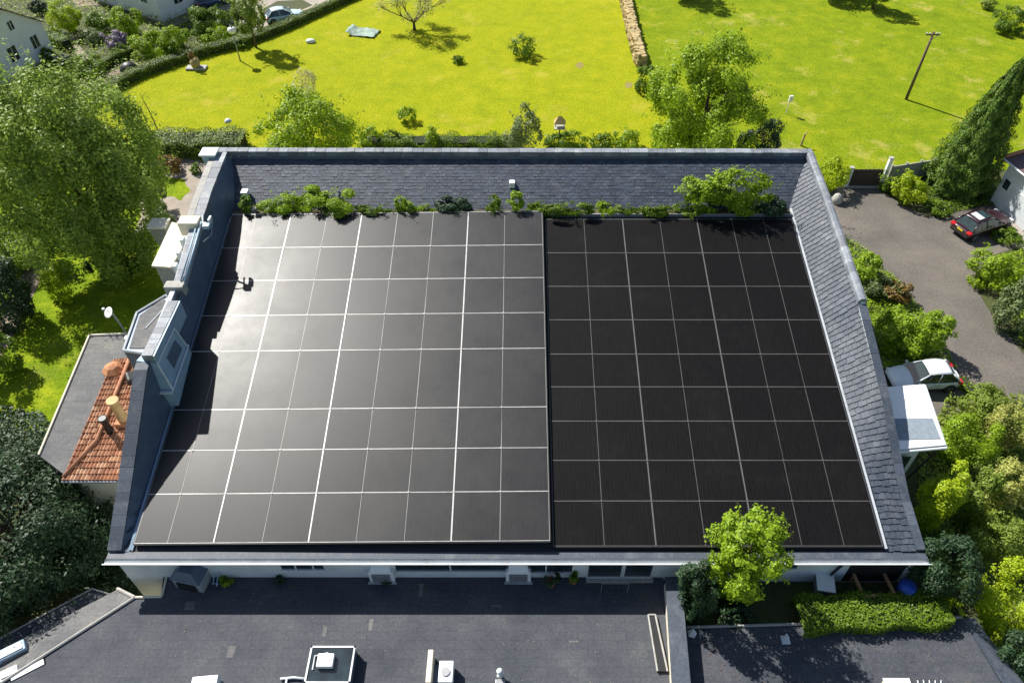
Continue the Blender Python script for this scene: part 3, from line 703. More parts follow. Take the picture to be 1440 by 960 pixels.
# white boundary wall with dark coping
WL = thing('boundary_wall', 'white rendered wall with dark slate coping dividing the two low roofs', 'wall', (8, 14, 0))
wz = 4.0
a0, a1 = pz(936, 800, wz), pz(955, 1080, wz); b0, b1 = pz(956, 800, wz), pz(982, 1080, wz)
a0 = (a0[0], WY-.5); b0 = (b0[0], WY-.5)
bp(MB().prism([a0, a1, (b1[0]-.08, b1[1]), (b0[0]-.08, b0[1])], 0, wz-.05), 'wall', M_CREAM, parent=WL)
bp(MB().prism([(a0[0]-.08, a0[1]), (a1[0]-.08, a1[1]), b1, b0], wz-.049, wz+.04), 'coping', M_SLATE_R, parent=WL)
sl = [at(911, 866, FZ), at(921, 866, FZ), at(938, 945, FZ), at(924, 945, FZ)]
bp(MB().prism([(p.x, p.y) for p in reversed(sl)], FZ+.001, FZ+.16), 'trough', M_BLACK, parent=LB)
for a, b in ((0, 1), (1, 2), (3, 0)): bp(MB().tube([sl[a]+Vector((0,0,.17)), sl[b]+Vector((0,0,.17))], .045, 8), 'trough_edge', M_CONC, parent=LB)
# right low building
RB = thing('garage_building', 'low outbuilding with grey felt flat roof behind the clipped hedge', 'building', (14, 11, 0))
gz = 2.9
gp = [pz(966, 882, gz), pz(966, 1150, gz), pz(1500, 1150, gz), pz(1408, 960, gz), pz(1352, 868, gz), pz(1110, 878, gz)]
bp(MB().prism(list(gp), 2.7, gz), 'flat_roof', M_FELT, parent=RB)
cx = sum(p[0] for p in gp)/6; cy = sum(p[1] for p in gp)/6
bp(MB().prism([(p[0]*.98+cx*.02, p[1]*.98+cy*.02) for p in gp], 0, 2.697), 'wall', M_CREAM, parent=RB)
q0, q1, q2, q3 = at(1352, 868, gz+.01), at(1370, 868, gz-.3), at(1470, 1000, gz-.3), at(1434, 1000, gz+.01)
bp(MB().add([q0, q3, q2, q1], [(0,1,2,3)]), 'verge_slope', M_SLATE_R, parent=RB)
e3 = MB()
for a, b in ((gp[0], gp[5]), (gp[5], gp[4])): e3.tube([(a[0], a[1], gz+.05), (b[0], b[1], gz+.05)], .07, 6)
bp(e3, 'roof_edging', M_CONC, parent=RB)

# --- roof clutter
def hood(px, py, z, label, s=1.25):
    """white boxed vent cowl: body, sloped hood, louvre"""
    p = at(px, py, z); t = thing('vent_hood', label, 'roof vent', (p.x, p.y+.15, z), 0, 'white vent hoods under the eaves')
    MB().cbox((-.5*s, -.3*s, 0), (.5*s, .5*s, .75*s), .04).build('housing', M_WHITE, t)
    MB().add([(-.42*s,-.3*s,.75*s),(.42*s,-.3*s,.75*s),(.42*s,.5*s,.75*s),(-.42*s,.5*s,.75*s),(-.3*s,.05*s,1.15*s),(.3*s,.05*s,1.15*s),(.3*s,.5*s,1.2*s),(-.3*s,.5*s,1.2*s)], [(4,5,6,7),(0,1,5,4),(1,2,6,5),(2,3,7,6),(3,0,4,7)]).build('hood', M_WHITE, t)
    lv = MB()
    for i in range(4): lv.box((-.36*s, -.36*s, (.12+.15*i)*s), (.36*s, -.31*s, (.2+.15*i)*s))
    lv.build('louvre', M_GREY, t)
    MB().box((-.56*s,-.4*s,0), (.56*s,-.31*s,.07)).build('sill', M_GUTTER, t); return t
hood(539, 812, FZ, 'white vent hood under the eaves, the one nearer the middle of the left array')
hood(729, 812, FZ, 'white vent hood under the eaves, just left of the patio doors')
p = at(274, 818, FZ); t = thing('roof_cowl', 'grey metal cowl box at the left corner under the eaves', 'roof vent', (p.x, p.y, FZ), R(-12))
MB().cbox((-.75,-.45,0), (.75,.6,.9), .05).build('housing', M_GUTTER, t)
MB().add([(-.8,-.5,.9),(.8,-.5,.9),(.8,.65,.9),(-.8,.65,.9),(-.35,-.2,1.35),(.35,-.2,1.35),(.35,.5,1.35),(-.35,.5,1.35)], [(4,5,6,7),(0,1,5,4),(1,2,6,5),(2,3,7,6),(3,0,4,7)]).build('hood', M_LEAD, t)
MB().box((-.5,-.52,.15), (.5,-.46,.7)).build('grille', M_BLACK, t)
p = at(470, 940, FZ); t = thing('roof_light', 'square lantern roof light with white rim at the bottom edge', 'roof light', (p.x, p.y, FZ))
MB().cbox((-1.05,-.85,0), (.95,.75,.62), .03).build('upstand', M_LEAD, t)
MB().box((-.98,-.78,.622), (.88,.68,.66)).build('glazing', M_GLASS, t)
f = MB()
for a in ((-1.08,-.88,.8,-.8) , (-1.08,.7,.98,.78)): f.box((a[0], a[1], .63), (.98, a[3], .7))
f.box((-1.08,-.88,.63), (-1.0,.78,.7)); f.box((.9,-.88,.63), (.98,.78,.7)); f.build('rim', M_GUTTER, t)
MB().cbox((-.62,-.25,.66), (.12,.35,.95), .05).build('vent_cap', M_WHITE, t)
MB().tube([(-.8,-.3,.7),(-.8,.3,.75),(-.2,.42,.8)], .035, 6).build('pipe', M_FRAME, t)
p = at(292, 972, FZ); t = thing('air_unit', 'white air unit on the left part of the low felt roof', 'air unit', (p.x, p.y, FZ), R(5))
MB().cbox((-.6,-.5,.08), (.55,.5,.6), .07).build('casing', M_WHITE, t); MB().box((-.6,-.53,.15), (.5,-.505,.45)).build('grille', M_BLACK, t); MB().box((-.7,-.4,0), (-.6,.4,.08)).box((.5,-.4,0), (.6,.4,.08)).build('feet', M_GREY, t)
p = at(622, 948, FZ); t = thing('air_unit', 'tall white air handling unit with side panel near the bottom centre', 'air unit', (p.x, p.y, FZ))
MB().cbox((-.62,-.7,0), (-.38,.75,1.0), .03).build('side_panel', M_CREAM, t); MB().cbox((-.1,-.6,.1), (.55,.35,.75), .05).build('casing', M_WHITE, t); MB().box((-.37,-.5,.0), (-.11,.3,.3)).build('tray', M_LEAD, t); MB().lathe((.22,-.15,.75), [(.2,0),(.2,.06)], 14).build('fan', M_GREY, t)
p = at(703, 950, FZ); t = thing('vent_pipe', 'small white vent pipe standing on the low felt roof', 'vent pipe', (p.x, p.y, FZ))
MB().lathe((0,0,0), [(.16,0),(.09,.08),(.09,.5)], 12).build('pipe', M_WHITE, t, True); MB().lathe((0,0,.5), [(.14,0),(.15,.1),(.05,.17)], 12).build('cap', M_FRAME, t, True); MB().cbox((-.2,-.5,0), (.25,-.2,.2), .03).build('base_box', M_GREY, t)
for (px, py, sx, sy, a, m, lb_) in [(42, 944, 1.6, .45, 33, M_WHITE, 'long white cabinet slanting across the bottom left roof edge'), (14, 948, .8, .5, 30, M_FRAME, 'short pale cabinet at the bottom left corner of the roof'), (16, 917, 1.3, .55, 33, M_BLUEM, 'blue grey cabinet on the hip edge at the left frame border')]:
    p = at(px, py, 2.8); t = thing('roof_cabinet', lb_, 'roof cabinet', (p.x, p.y, 2.45), R(a), 'cabinets at the lower left roof corner')
    MB().cbox((-sx/2,-sy/2,0), (sx/2,sy/2,.55), .05).build('casing', m, t); MB().cbox((-sx/2+.1,-sy/2+.08,.551), (sx/2-.1,sy/2-.08,.6), .02).build('lid', M_FRAME, t)
    MB().box((-sx/2+.2,-sy/2-.02,.15), (sx/2-.2,-sy/2-.004,.4)).build('grille', M_GREY, t)
# pipe run on the roof below the skylight
p = at(395, 955, FZ); tag(MB().tube([(0,0,.1),(.6,.05,.12),(1.3,-.02,.1)], .06, 8).tube([(.3,.03,.1),(.3,-.5,.1)], .05, 8).build('roof_pipe', M_FRAME, None, True), 'short white branching pipe between the two bottom roof units', 'pipe').location = (p.x, p.y, FZ)
# frames of metal on the roof near the small plant
p = at(300, 822, FZ); o = MB().tube([(0,0,.05),(.1,.5,.6),(.45,.6,.65)], .03, 6).tube([(.2,-.1,.05),(.3,.4,.55)], .03, 6).tube([(-.1,.1,.05),(.3,.0,.05)], .03, 6).build('bent_frame', M_BLUEM); tag(o, 'bent light metal frame lying beside the small plant', 'metal frame'); o.location = (p.x, p.y, FZ)
# wire stand near doors (casts the hoop shadow)
p = at(862, 832, FZ); t = thing('drying_rack', 'thin wire rack standing in front of the patio doors', 'drying rack', (p.x, p.y, FZ))
MB().tube([(-.6,0,0),(-.6,0,.9),(.7,0,.9),(.7,0,0)], .018, 6).build('frame', M_GREY, t); MB().tube([(-.6,.5,0),(-.6,0,.9)], .015, 6).tube([(.7,.5,0),(.7,0,.9)], .015, 6).build('leg', M_GREY, t)
# heap of plants/pots by the wall
for (px, py, r_, m, lb_) in [(775,822,.42,L_DARK,'dark potted shrub against the wall left of the patio doors'), (806,818,.3,L_GREEN,'smaller potted plant beside the dark shrub at the doors')]:
    p = at(px, py, FZ); t = thing('potted_plant', lb_, 'potted plant', (p.x, p.y, FZ))
    MB().lathe((0,0,0), [(.16,0),(.2,.3),(.22,.3),(.22,.34)], 12).build('pot', M_TERRA, t, True); SEED[0] += 1
    quads_obj('foliage', crown((0,0,.34+r_*.7), (r_, r_, r_*.8), 500, .12, SEED[0], 8, .4), m, t)
p = at(796, 806, FZ); o = MB().cbox((-.35,-.12,0), (.35,.15,.35), .06).build('storage_box', M_BLUEP); tag(o, 'small blue box against the wall beside the patio doors', 'box'); o.location = (p.x, p.y+.15, FZ)
for (px, py, s, lb_) in [(317, 819, .4, 'small lime green plant growing out of the felt roof'), (394, 818, .28, 'tiny dark weed on the shaded part of the felt roof'), (543, 818, .3, 'low weed in front of the left white vent hood')]:
    p = at(px, py, FZ); SEED[0] += 1
    o = quads_obj('small_plant', crown((0,0,s*.6), (s, s, s*.7), 360, .12, SEED[0], 8, .4, zmin=0), L_LIME if s == .4 else L_DARK); o.location = (p.x, p.y, FZ); tag(o, lb_, 'plant')
# right low roof things
p = at(1260, 970, gz); t = thing('roof_box', 'pale cream box on the right low roof at the bottom edge', 'roof box', (p.x, p.y, gz))
MB().cbox((-.55,-.35,0), (.55,.35,.35), .04).build('casing', M_CREAM, t); MB().box((-.6,-.4,.352), (.6,.4,.38)).build('lid', M_WHITE, t)
p = at(1306, 968, gz); t = thing('pipe_cluster', 'tangle of thin pale pipes on the right low roof', 'pipes', (p.x, p.y, gz))
for i in range(5): MB().tube([(-.6+.25*i,-.3,.05),(-.5+.25*i,.1,.22),(-.4+.27*i,.35,.05)], .025, 6).build('pipe', M_FRAME, t)
p = at(1104, 900, gz); o = MB().cbox((-.2,-.2,0), (.2,.2,.12), .03).tube([(0,.1,.12),(0,.1,.4)], .06, 8).build('soil_vent', M_FRAME); tag(o, 'small pale pipe vent near the back edge of the right low roof', 'vent'); o.location = (p.x, p.y, gz)
p = at(973, 890, gz); o = MB().lathe((0,0,0), [(.24,0),(.2,.1),(.04,.42)], 5).build('pointed_vent', M_WHITE); tag(o, 'white pointed cap at the corner beside the dividing wall', 'vent cap'); o.location = (p.x, p.y, gz)
# terrace objects
p = at(1155, 828, TZ); t = thing('storage_cabinet', 'grey box with pale lid in the shaded yard under the eaves', 'cabinet', (p.x, p.y, TZ), R(-10))
MB().cbox((-.4,-.45,0), (.4,.45,.7), .04).build('casing', M_GREY, t); MB().cbox((-.44,-.5,.701), (.44,.5,.78), .03).build('lid', M_WHITE, t); MB().box((.405,-.2,.4), (.42,.2,.45)).build('handle', M_BLACK, t)
p = at(1254, 800, TZ); t = thing('water_butt', 'blue plastic water butt by the right end of the building', 'water butt', (p.x, WY-.75, TZ))
MB().lathe((0,0,0), [(.34,0),(.4,.35),(.42,.6),(.38,1.0)], 20).build('barrel', M_BLUEP, t, True); MB().lathe((0,0,1.001), [(.4,0),(.38,.05),(.1,.08)], 20).build('lid', M_BLUEP, t, True)
def z2(px, py, z): v = at(px, py, z); return v
bp(MB().box((X0(1196), WY-.02, 2.62), (X0(1276), WY-.004, 4.85)), 'carport_shade_plate', M_BLACK)  # flat black plate painting the shade inside the open carport
t = thing('timber_frame', 'open timber frame of raw beams in the yard beside the blue butt', 'timber frame', tuple(z2(1225, 818, TZ)))
bs = Vector(t.location)
for (a, b) in [((1200,806),(1214,838)), ((1242,804),(1258,836)), ((1214,838),(1258,836))]:
    A, B = z2(*a, TZ+.75)-bs, z2(*b, TZ+.75)-bs; d_ = (B-A); M = Matrix.Translation(A) @ Matrix.Rotation(math.atan2(d_.y, d_.x), 4, 'Z')
    MB().box((0,-.07,-.07), (d_.length,.07,.07), M).build('beam', M_TIMBER, t)
for a in [(1201,807),(1214,837),(1243,805),(1257,835)]:
    A = z2(*a, TZ+.75)-bs; MB().box((A.x-.06,A.y-.06,0), (A.x+.06,A.y+.06,.68)).build('post', M_TIMBER, t)
A, B = z2(1150, 783, 4.6), z2(1185, 806, 2.7)
# ------------------------------------------------------------------ THINGS ON THE MAIN ROOF
p = PB(.5+(720-712)/800., .55); p = Vector((at(720, 250, 10.5).x, 41.9, 0)); zz = PB(0, (41.9-YB)/(YT-YB)).z
o = MB().cbox((-.18,-.2,-.1), (.18,.2,.3), .03).build('vent_box', M_WHITE); tag(o, 'small white vent box in the middle of the back slate slope', 'vent'); o.location = (p.x, p.y, zz+.05)
t = thing('vent_box', 'white box with grey stub in the back left corner of the roof', 'vent', (at(345, 270, 9.8).x, 41.2, ZG+.4))
MB().cbox((-.22,-.25,.2), (.22,.25,.5), .03).build('lid', M_WHITE, t); MB().cbox((-.16,-.2,-.5), (.16,.2,.199), .02).build('stub', M_LEAD, t)
o = MB().lathe((0,0,0), [(.2,0),(.24,.3),(.12,.36)], 10).build('stone_pot', M_CONC); tag(o, 'small grey pot at the left end of the planted gutter', 'pot'); o.location = (at(357, 298, ZG).x, 40.15, ZG-.02)
t = thing('roof_aerial', 'pale metal bracket aerial on the upper left parapet', 'aerial', (-19.3, 36.0, 11.0))
MB().tube([(0,0,0),(.25,0,.25),(.55,-.15,.3)], .06, 8).build('mast', M_GUTTER, t); MB().tube([(.15,.5,.45),(.25,0,.3),(.5,-.5,.2)], .05, 8).build('arm', M_FRAME, t)
MB().cbox((.35,-.5,.1), (.75,-.15,.35), .04).build('head', M_BLUEM, t); MB().tube([(.75,.3,.3),(.8,-.6,-.2),(.3,-.9,-.5)], .035, 6).build('stay', M_GREY, t); MB().box((.6,-.1,.2), (.72,.35,.5)).build('plate', M_FRAME, t)
p = at(288, 222, 9.5); t = thing('chimney_cowl', 'white square-topped cowl at the back left corner of the roof', 'chimney cowl', (-20.75, 43.3, 9.8))
MB().add([(-.25,-.25,0),(.25,-.25,0),(.25,.25,0),(-.25,.25,0),(-.45,-.4,1.7),(.45,-.4,1.7),(.45,.4,1.7),(-.45,.4,1.7)], [(0,3,2,1),(4,5,6,7),(0,1,5,4),(1,2,6,5),(2,3,7,6),(3,0,4,7)]).build('flue', M_BLUEM, t)
MB().cbox((-.55,-.5,1.701), (.55,.5,1.82), .03).build('cap', M_FRAME, t)
MB().box((-.15,-.15,-9.8), (.15,.15,-.001)).build('stack', M_RENDER, t)
p = at(222, 312, 8.2); t = thing('chimney_cowl', 'pale flat-capped cowl over the left side yard beside the roof box', 'chimney cowl', (p.x, p.y, 6.5))
MB().add([(-.4,-.35,0),(.4,-.35,0),(.4,.35,0),(-.4,.35,0),(-.55,-.5,1.5),(.55,-.5,1.5),(.55,.5,1.5),(-.55,.5,1.5)], [(0,3,2,1),(4,5,6,7),(0,1,5,4),(1,2,6,5),(2,3,7,6),(3,0,4,7)]).build('flue', M_GREY, t)
MB().cbox((-.62,-.55,1.501), (.62,.55,1.62), .03).build('cap', M_CREAM, t); MB().box((-.3,-.3,-6.5), (.3,.3,-.001)).build('stack', M_CONC, t)
o = MB().lathe((0,0,0), [(.42,0),(.5,.35),(.35,.75),(.1,.95)], 12).build('boulder', M_CONC, None, True); q = at(641, 0, 0); tag(o, 'pale boulder beside the right parapet at the head of the drive', 'boulder'); o.location = (at(1176, 285).x, at(1176, 285).y, 0)
# ------------------------------------------------------------------ LEFT ANNEX (felt roof + orange tiles)
AN = thing('annex', 'left annex with orange clay tile roof next to a grey flat roof', 'building', tuple(at(110, 620, 0)))
az = 5.0
fr = [pz(126, 472, az), pz(55, 640, az), pz(92, 668, az), pz(190, 500, az), pz(178, 470, az)]
bp(MB().prism(fr, 4.7, az), 'flat_roof', M_FELT_L, parent=AN)
bp(MB().tube([(*fr[0], az+.05), (*fr[1], az+.05)], .07, 6).tube([(*fr[0], az+.05), (*fr[4], az+.05)], .07, 6), 'roof_edging', M_CREAM, parent=AN)
tA, tB, tC, tD = at(88, 676, 5.0), at(172, 676, 5.0), at(215, 500, 6.6), at(160, 505, 6.6)   # tile slope
tC = aty(222, 500, tC.y); tA.z = tB.z = 5.05
def PT(u, v): return (tA.lerp(tB, u)).lerp(tD.lerp(tC, u), v)
tt = MB(); nu, nv = 16, 22; rr = random.Random(2)
for j in range(nv):
    for i in range(nu):
        u0, u1 = i/nu, (i+1)/nu; v0, v1 = j/nv, min(1, (j+1.15)/nv)
        a, b, c, d_ = PT(u0, v0), PT(u1, v0), PT(u1, v1), PT(u0, v1); n = (b-a).cross(d_-a).normalized()
        l = .06+rr.uniform(-.015, .02); m0 = (a+b)/2+n*(l+.07); m1 = (c+d_)/2+n*.08
        tt.add([a+n*l, m0, b+n*l, c+n*.01, m1, d_+n*.01, a, b], [(0,1,4,5), (1,2,3,4), (6,7,2,1,0)])
bp(tt, 'tiled_roof', M_TILE, parent=AN)
bp(MB().add([PT(0,0), PT(1,0), PT(1,1), PT(0,1)], [(0,1,2,3)]), 'roof_underlay', M_DARKB, parent=AN)
rgt = MB().tube([PT(.02,.02)+Vector((0,0,.1)), PT(.35,.3)+Vector((0,0,.12)), PT(.42,1)+Vector((0,0,.2))], .11, 8); bp(rgt, 'hip_tiles', M_TILE, True, parent=AN)
fw_ = [(tA.x+.3, tA.y+.5), (tB.x, tB.y+.5), (tC.x, tC.y), (pz(130, 480, az)[0], pz(130, 480, az)[1]-.1), (pz(60, 636, az)[0]+.2, pz(60, 636, az)[1])]
bp(MB().prism(fw_, 0, 4.65), 'wall', M_CREAM, parent=AN)
bp(MB().tube([tA+Vector((0,-.05,-.05)), tB+Vector((0,-.05,-.05))], .08, 8), 'gutter', M_GREY, parent=AN)
def pot(px, py, z, s, label, tall):
    p = at(px, py, z); t = thing('chimney_pot', label, 'chimney pot', (p.x, p.y, z-.3)); 
    MB().lathe((0,0,0), [(.3*s,0),(.3*s,.4),(.24*s,.6),(.28*s,.65+tall),(.34*s,.68+tall),(.34*s,.8+tall),(.26*s,.8+tall)], 16).build('pot', M_POT, t, True)
    MB().cbox((-.42*s,-.42*s,-.2), (.42*s,.42*s,.12), .04).build('base', M_TERRA, t); return t
pot(172, 586, 6.2, .95, 'large buff chimney pot on the orange tiled roof', .9)
t = pot(154, 604, 5.8, .7, 'small dark cowl pipe on the orange tiled roof', .5); 
for ch in t.children: ch.data.materials[0] = M_BLACK if ch.name.startswith('pot') else M_TERRA
p = at(160, 520, 6.4); o = MB().lathe((0,0,0), [(.6,0),(.62,.2),(.35,.45),(.1,.55)], 7).build('ridge_cap', M_TERRA, None, False); tag(o, 'rounded orange clay cap at the top of the tiled roof', 'ridge cap'); o.location = (p.x, p.y, 6.3)
t = thing('satellite_dish', 'white satellite dish on a bent arm left of the dormer', 'satellite dish', tuple(at(180, 472, 6.5)))
MB().tube([(0,0,-1.6),(0,0,0),(-.35,.35,.6),(-.6,.5,1.3)], .05, 8).build('arm', M_GREY, t, True)
M_ = Matrix.Translation((-.7,.5,1.4)) @ Matrix.Rotation(R(35), 4, 'X') @ Matrix.Rotation(R(-25), 4, 'Y')
dsh = MB().lathe((0,0,0), [(.05,0),(.2,.03),(.33,.1),(.34,.12),(.2,.05),(.05,.03)], 18); dsh.v = [M_ @ v for v in dsh.v]; dsh.build('dish', M_WHITE, t, True)
MB().tube([(-.7,.5,1.45),(-.8,.3,1.9)], .02, 6).cbox((-.88,.22,1.85), (-.74,.36,1.97), .02).build('receiver', M_FRAME, t); MB().lathe((0,0,-.2), [(.24,-.3),(.26,.1),(.1,.2)], 12).build('mount', M_WHITE, t, True)
for (px, py, z, m, lb_) in [(196, 541, 6.9, M_BLUEM, 'crumpled pale blue sheet in the gap beside the dormer'), (186, 528, 6.9, M_BLACK, 'black bin shape between the dormer and the orange tiles')]:
    p = at(px, py, z); o = MB().cbox((-.45,-.35,0), (.45,.35,.5), .12).build('roof_debris', m); o.rotation_euler = (.2,.3,.6); o.location = (p.x, p.y, z-.4); tag(o, lb_, 'roof debris')
# ------------------------------------------------------------------ RIGHT WHITE EXTENSION
ex = thing('white_extension', 'white flat-topped extension against the right side of the building', 'building', tuple(at(1290, 620, 0)))
ez = 6.0
pA, pB, pC, pD = pz(1230, 546, ez), pz(1300, 540, ez), pz(1330, 625, ez), pz(1240, 632, ez)
pA = (XR+.0, pA[1]); pD = (XR+.0, pD[1])
bp(MB().prism([pD, pC, pB, pA], ez-.35, ez), 'roof_slab', M_WHITE, parent=ex)
bp(MB().prism([(pD[0], pD[1]+.3), (pC[0]-.9, pC[1]+.3), (pB[0]-.4, pB[1]-.3), (pA[0], pA[1]-.3)], 0, ez-.351), 'wall', M_WHITE, parent=ex)
sA, sB, sC, sD = pz(1250, 589, ez), pz(1311, 588, ez), pz(1323, 617, ez), pz(1255, 619, ez)
bp(MB().prism([(XR+.05, sD[1]), sC, sB, (XR+.05, sA[1])], ez+.001, ez+.03), 'felt_panel', M_GREYFELT, parent=ex)
bp(MB().tube([(pD[0], pD[1]-.1, ez-.15), (pC[0]+.05, pC[1]-.1, ez-.15)], .08, 8).tube([(pC[0]+.05, pC[1]-.1, ez-.15), (pB[0]+.08, pB[1], ez-.12)], .06, 8), 'gutter', M_FRAME, parent=ex)
bp(MB().box((XR+.6, pD[1]+.24, 3.9), (XR+1.5, pD[1]+.29, 5.0)), 'window', M_GLASS, parent=ex)
bp(MB().tube([(pC[0]-.2, pC[1], ez-.3), (pC[0]-.7, pC[1]+.2, 2.6), (pC[0]-.7, pC[1]+.2, .1)], .06, 8), 'downpipe', M_BLACK, parent=ex)
# ------------------------------------------------------------------ CARS
def car(name, label, rear, front, paint, Lc, Wc, Hc, kind='suv', plate=False, sunroof=False, rear_m=None):
    a, b = at(*rear), at(*front); d_ = b-a; ang = math.atan2(d_.y, d_.x); c = (a+b)/2
    t = thing(name, label, 'car', (c.x, c.y, .018), ang)
    hw = Wc/2; hl = Lc/2
    belt = Hc*.6; roof = Hc
    # body loft stations: x, half width, bottom, shoulder, top-centre
    st = [(-hl, .62, .42, .66, .7), (-hl+.04, .82, .34, .78, .84), (-hl+.18, .93, .28, belt-.06, belt-.01), (-hl+.6, 1, .24, belt-.02, belt+.02), (-hl*.45, 1, .22, belt-.01, belt+.02), (0, 1, .22, belt-.02, belt+.02), (hl*.4, 1, .22, belt-.05, belt), (hl*.55, .99, .22, belt-.08, belt-.02), (hl-.55, .96, .24, belt-.16, belt-.08), (hl-.2, .88, .27, belt-.3, belt-.2), (hl-.03, .74, .34, .62, .66), (hl, .6, .42, .56, .6)]
    sec = []
    for x, wf, zb, zs, zc in st:
        w_ = hw*wf; pts = [(0, zb), (w_*.8, zb), (w_*.97, zb+.1), (w_, (zb+zs)*.5), (w_*.985, zs-.1), (w_*.9, zs), (w_*.5, zc), (0, zc+.01)]
        full = pts+[(-y, z) for y, z in reversed(pts[1:-1])]
        sec.append([(x, y, z) for y, z in full])
    n = len(sec[0]); vs = [v for s_ in sec for v in s_]; fs = []
    for i in range(len(sec)-1):
        for j in range(n): fs.append((i*n+j, (i+1)*n+j, (i+1)*n+(j+1) % n, i*n+(j+1) % n))
    fs += [tuple(range(n)), tuple(range((len(sec)-1)*n+n-1, (len(sec)-1)*n-1, -1))]
    body = mesh_obj('body', vs, fs, paint, t, True)
    sd = body.modifiers.new('s', 'SUBSURF'); sd.levels = 2; sd.render_levels = 2
    # greenhouse
    if kind == 'suv': xr0, xr1, xf1, xf0 = -hl+.2, -hl+.8, hl*.04, hl*.45
    else: xr0, xr1, xf1, xf0 = -hl+.35, -hl+.95, hl*.06, hl*.46
    zb, zt = belt-.04, roof-.045; wb, wt = hw*.91, hw*.68
    ns = 9; ring = []
    def side(s):  # s 0..1 rear->front along side
        xb = xr0+(xf0-xr0)*s; xt = xr1+(xf1-xr1)*s; bulge = math.sin(math.pi*s)*.05; return (xb, wb+bulge-.03, zb), (xt, wt+bulge-.02, zt-.03-(.09*(2*s-1)**2))
    V_ = []; 
    for s_ in range(ns):
        p0, p1 = side(s_/(ns-1)); V_ += [p0, p1]
    for s_ in range(ns-1, -1, -1):
        p0, p1 = side(s_/(ns-1)); V_ += [(p0[0], -p0[1], p0[2]), (p1[0], -p1[1], p1[2])]
    m_ = len(V_)//2; F_ = [((2*i) , (2*i+1), (2*((i+1) % m_)+1), (2*((i+1) % m_))) for i in range(m_)]; F_.append(tuple(2*i+1 for i in range(m_)))
    mesh_obj('windows', V_, F_, M_CARG, t)
    # roof skin
    rv = []; nx, ny = 9, 7
    for i in range(nx):
        s_ = i/(nx-1); _, p1 = side(s_)
        for j in range(ny):
            y = (j/(ny-1)*2-1); rv.append((p1[0], y*(p1[1]+.015), p1[2]+.012+.085*(1-y*y)*(1-.3*(2*s_-1)**2)))
    rf = [(i*ny+j, i*ny+j+1, (i+1)*ny+j+1, (i+1)*ny+j) for i in range(nx-1) for j in range(ny-1)]
    r_ = mesh_obj('roof', rv, [tuple(reversed(f)) for f in rf], paint, t, True); so = r_.modifiers.new('t', 'SOLIDIFY'); so.thickness = .03; so.offset = 1
    # pillars
    pl = MB()
    for sgn in (1, -1):
        for s_, w_ in ((0, .06), (1, .045), (.5, .035)) if kind == 'suv' else ((0, .07), (1, .045), (.45, .03)):
            p0, p1 = side(s_); a_ = Vector((p0[0], sgn*(p0[1]+.012), p0[2])); b_ = Vector((p1[0], sgn*(p1[1]+.014), p1[2]+.02)); pl.tube([a_, b_], w_, 6)
    pl.build('pillars', paint, t, True)
    for sgn in (1, -1):
        tr = MB().tube([Vector((side(s_)[1][0], sgn*(side(s_)[1][1]+.02), side(s_)[1][2]+.05)) for s_ in (.1, .4, .7, .92)], .022, 6); tr.build('roof_rail', M_GREY if kind == 'suv' else M_BLACK, t, True)
        for wx in (-hl+.78, hl-.82):
            ar = MB().lathe((wx, sgn*(hw-.045), .36), [(.40, 0), (.40, .05*sgn)], 22, 'y'); ar.build('wheel_arch', M_RUB, t)
            wh = MB().lathe((wx, sgn*(hw-.17), .34), [(.2,0),(.33,.01*sgn),(.34,.05*sgn),(.34,.15*sgn),(.31,.185*sgn),(.23,.187*sgn)], 24, 'y').build('wheel', M_RUB, t, True)
            rm = MB().lathe((wx, sgn*(hw-.17), .34), [(.225,.17*sgn),(.225,.19*sgn),(.1,.18*sgn),(.06,.2*sgn)], 24, 'y')
            rm.build('rim', M_ALLOY, wh)
        MB().cbox((xf0-.32, sgn*hw*1.0-.03, belt-.02), (xf0-.16, sgn*(hw+.16)-.0, belt+.12) if sgn > 0 else (xf0-.16, sgn*hw+.03, belt+.12), .04).build('mirror', paint, t) if sgn > 0 else MB().cbox((xf0-.32, -(hw+.16), belt-.02), (xf0-.16, -hw+.03, belt+.12), .04).build('mirror', paint, t)
        y0, y1 = sorted((sgn*hw*.5, sgn*hw*.86))
        MB().cbox((hl-.32, y0, .6), (hl-.1, y1, .74), .04).build('headlight', M_LAMPG, t)
        y0, y1 = sorted((sgn*hw*.55, sgn*hw*.95))
        MB().cbox((-hl+.0, y0, .72), (-hl+.36, y1, belt-.04), .09).build('tail_light', M_REDT, t)
        dr = MB()
        for dx in (-.28*hl, .02*hl+.1, .36*hl): dr.box((dx, min(sgn*hw*.992, sgn*hw*1.004), .35), (dx+.012, max(sgn*hw*.992, sgn*hw*1.004), belt-.12))
        dr.build('door_seam', M_BLACK, t)
        for dx in (-.22*hl, .1*hl):
            y0, y1 = sorted((sgn*hw*.99, sgn*hw*1.015)); MB().cbox((dx, y0, belt-.2), (dx+.18, y1, belt-.17), .008).build('door_handle', M_GREY, t)
    MB().cbox((-hl-.02, -hw*.8, .36), (-hl+.12, hw*.8, .56), .04).build('rear_bumper', M_BLACK, t)
    MB().cbox((hl-.12, -hw*.7, .36), (hl+.015, hw*.7, .54), .04).build('front_grille', M_BLACK, t)
    if plate: MB().box((-hl-.012, -.27, .72), (-hl+.005, .27, .85)).build('number_plate', M_PLATE, t)
    else: MB().box((-hl-.012, -.26, .72), (-hl+.005, .26, .83)).build('number_plate', M_WHITE, t)
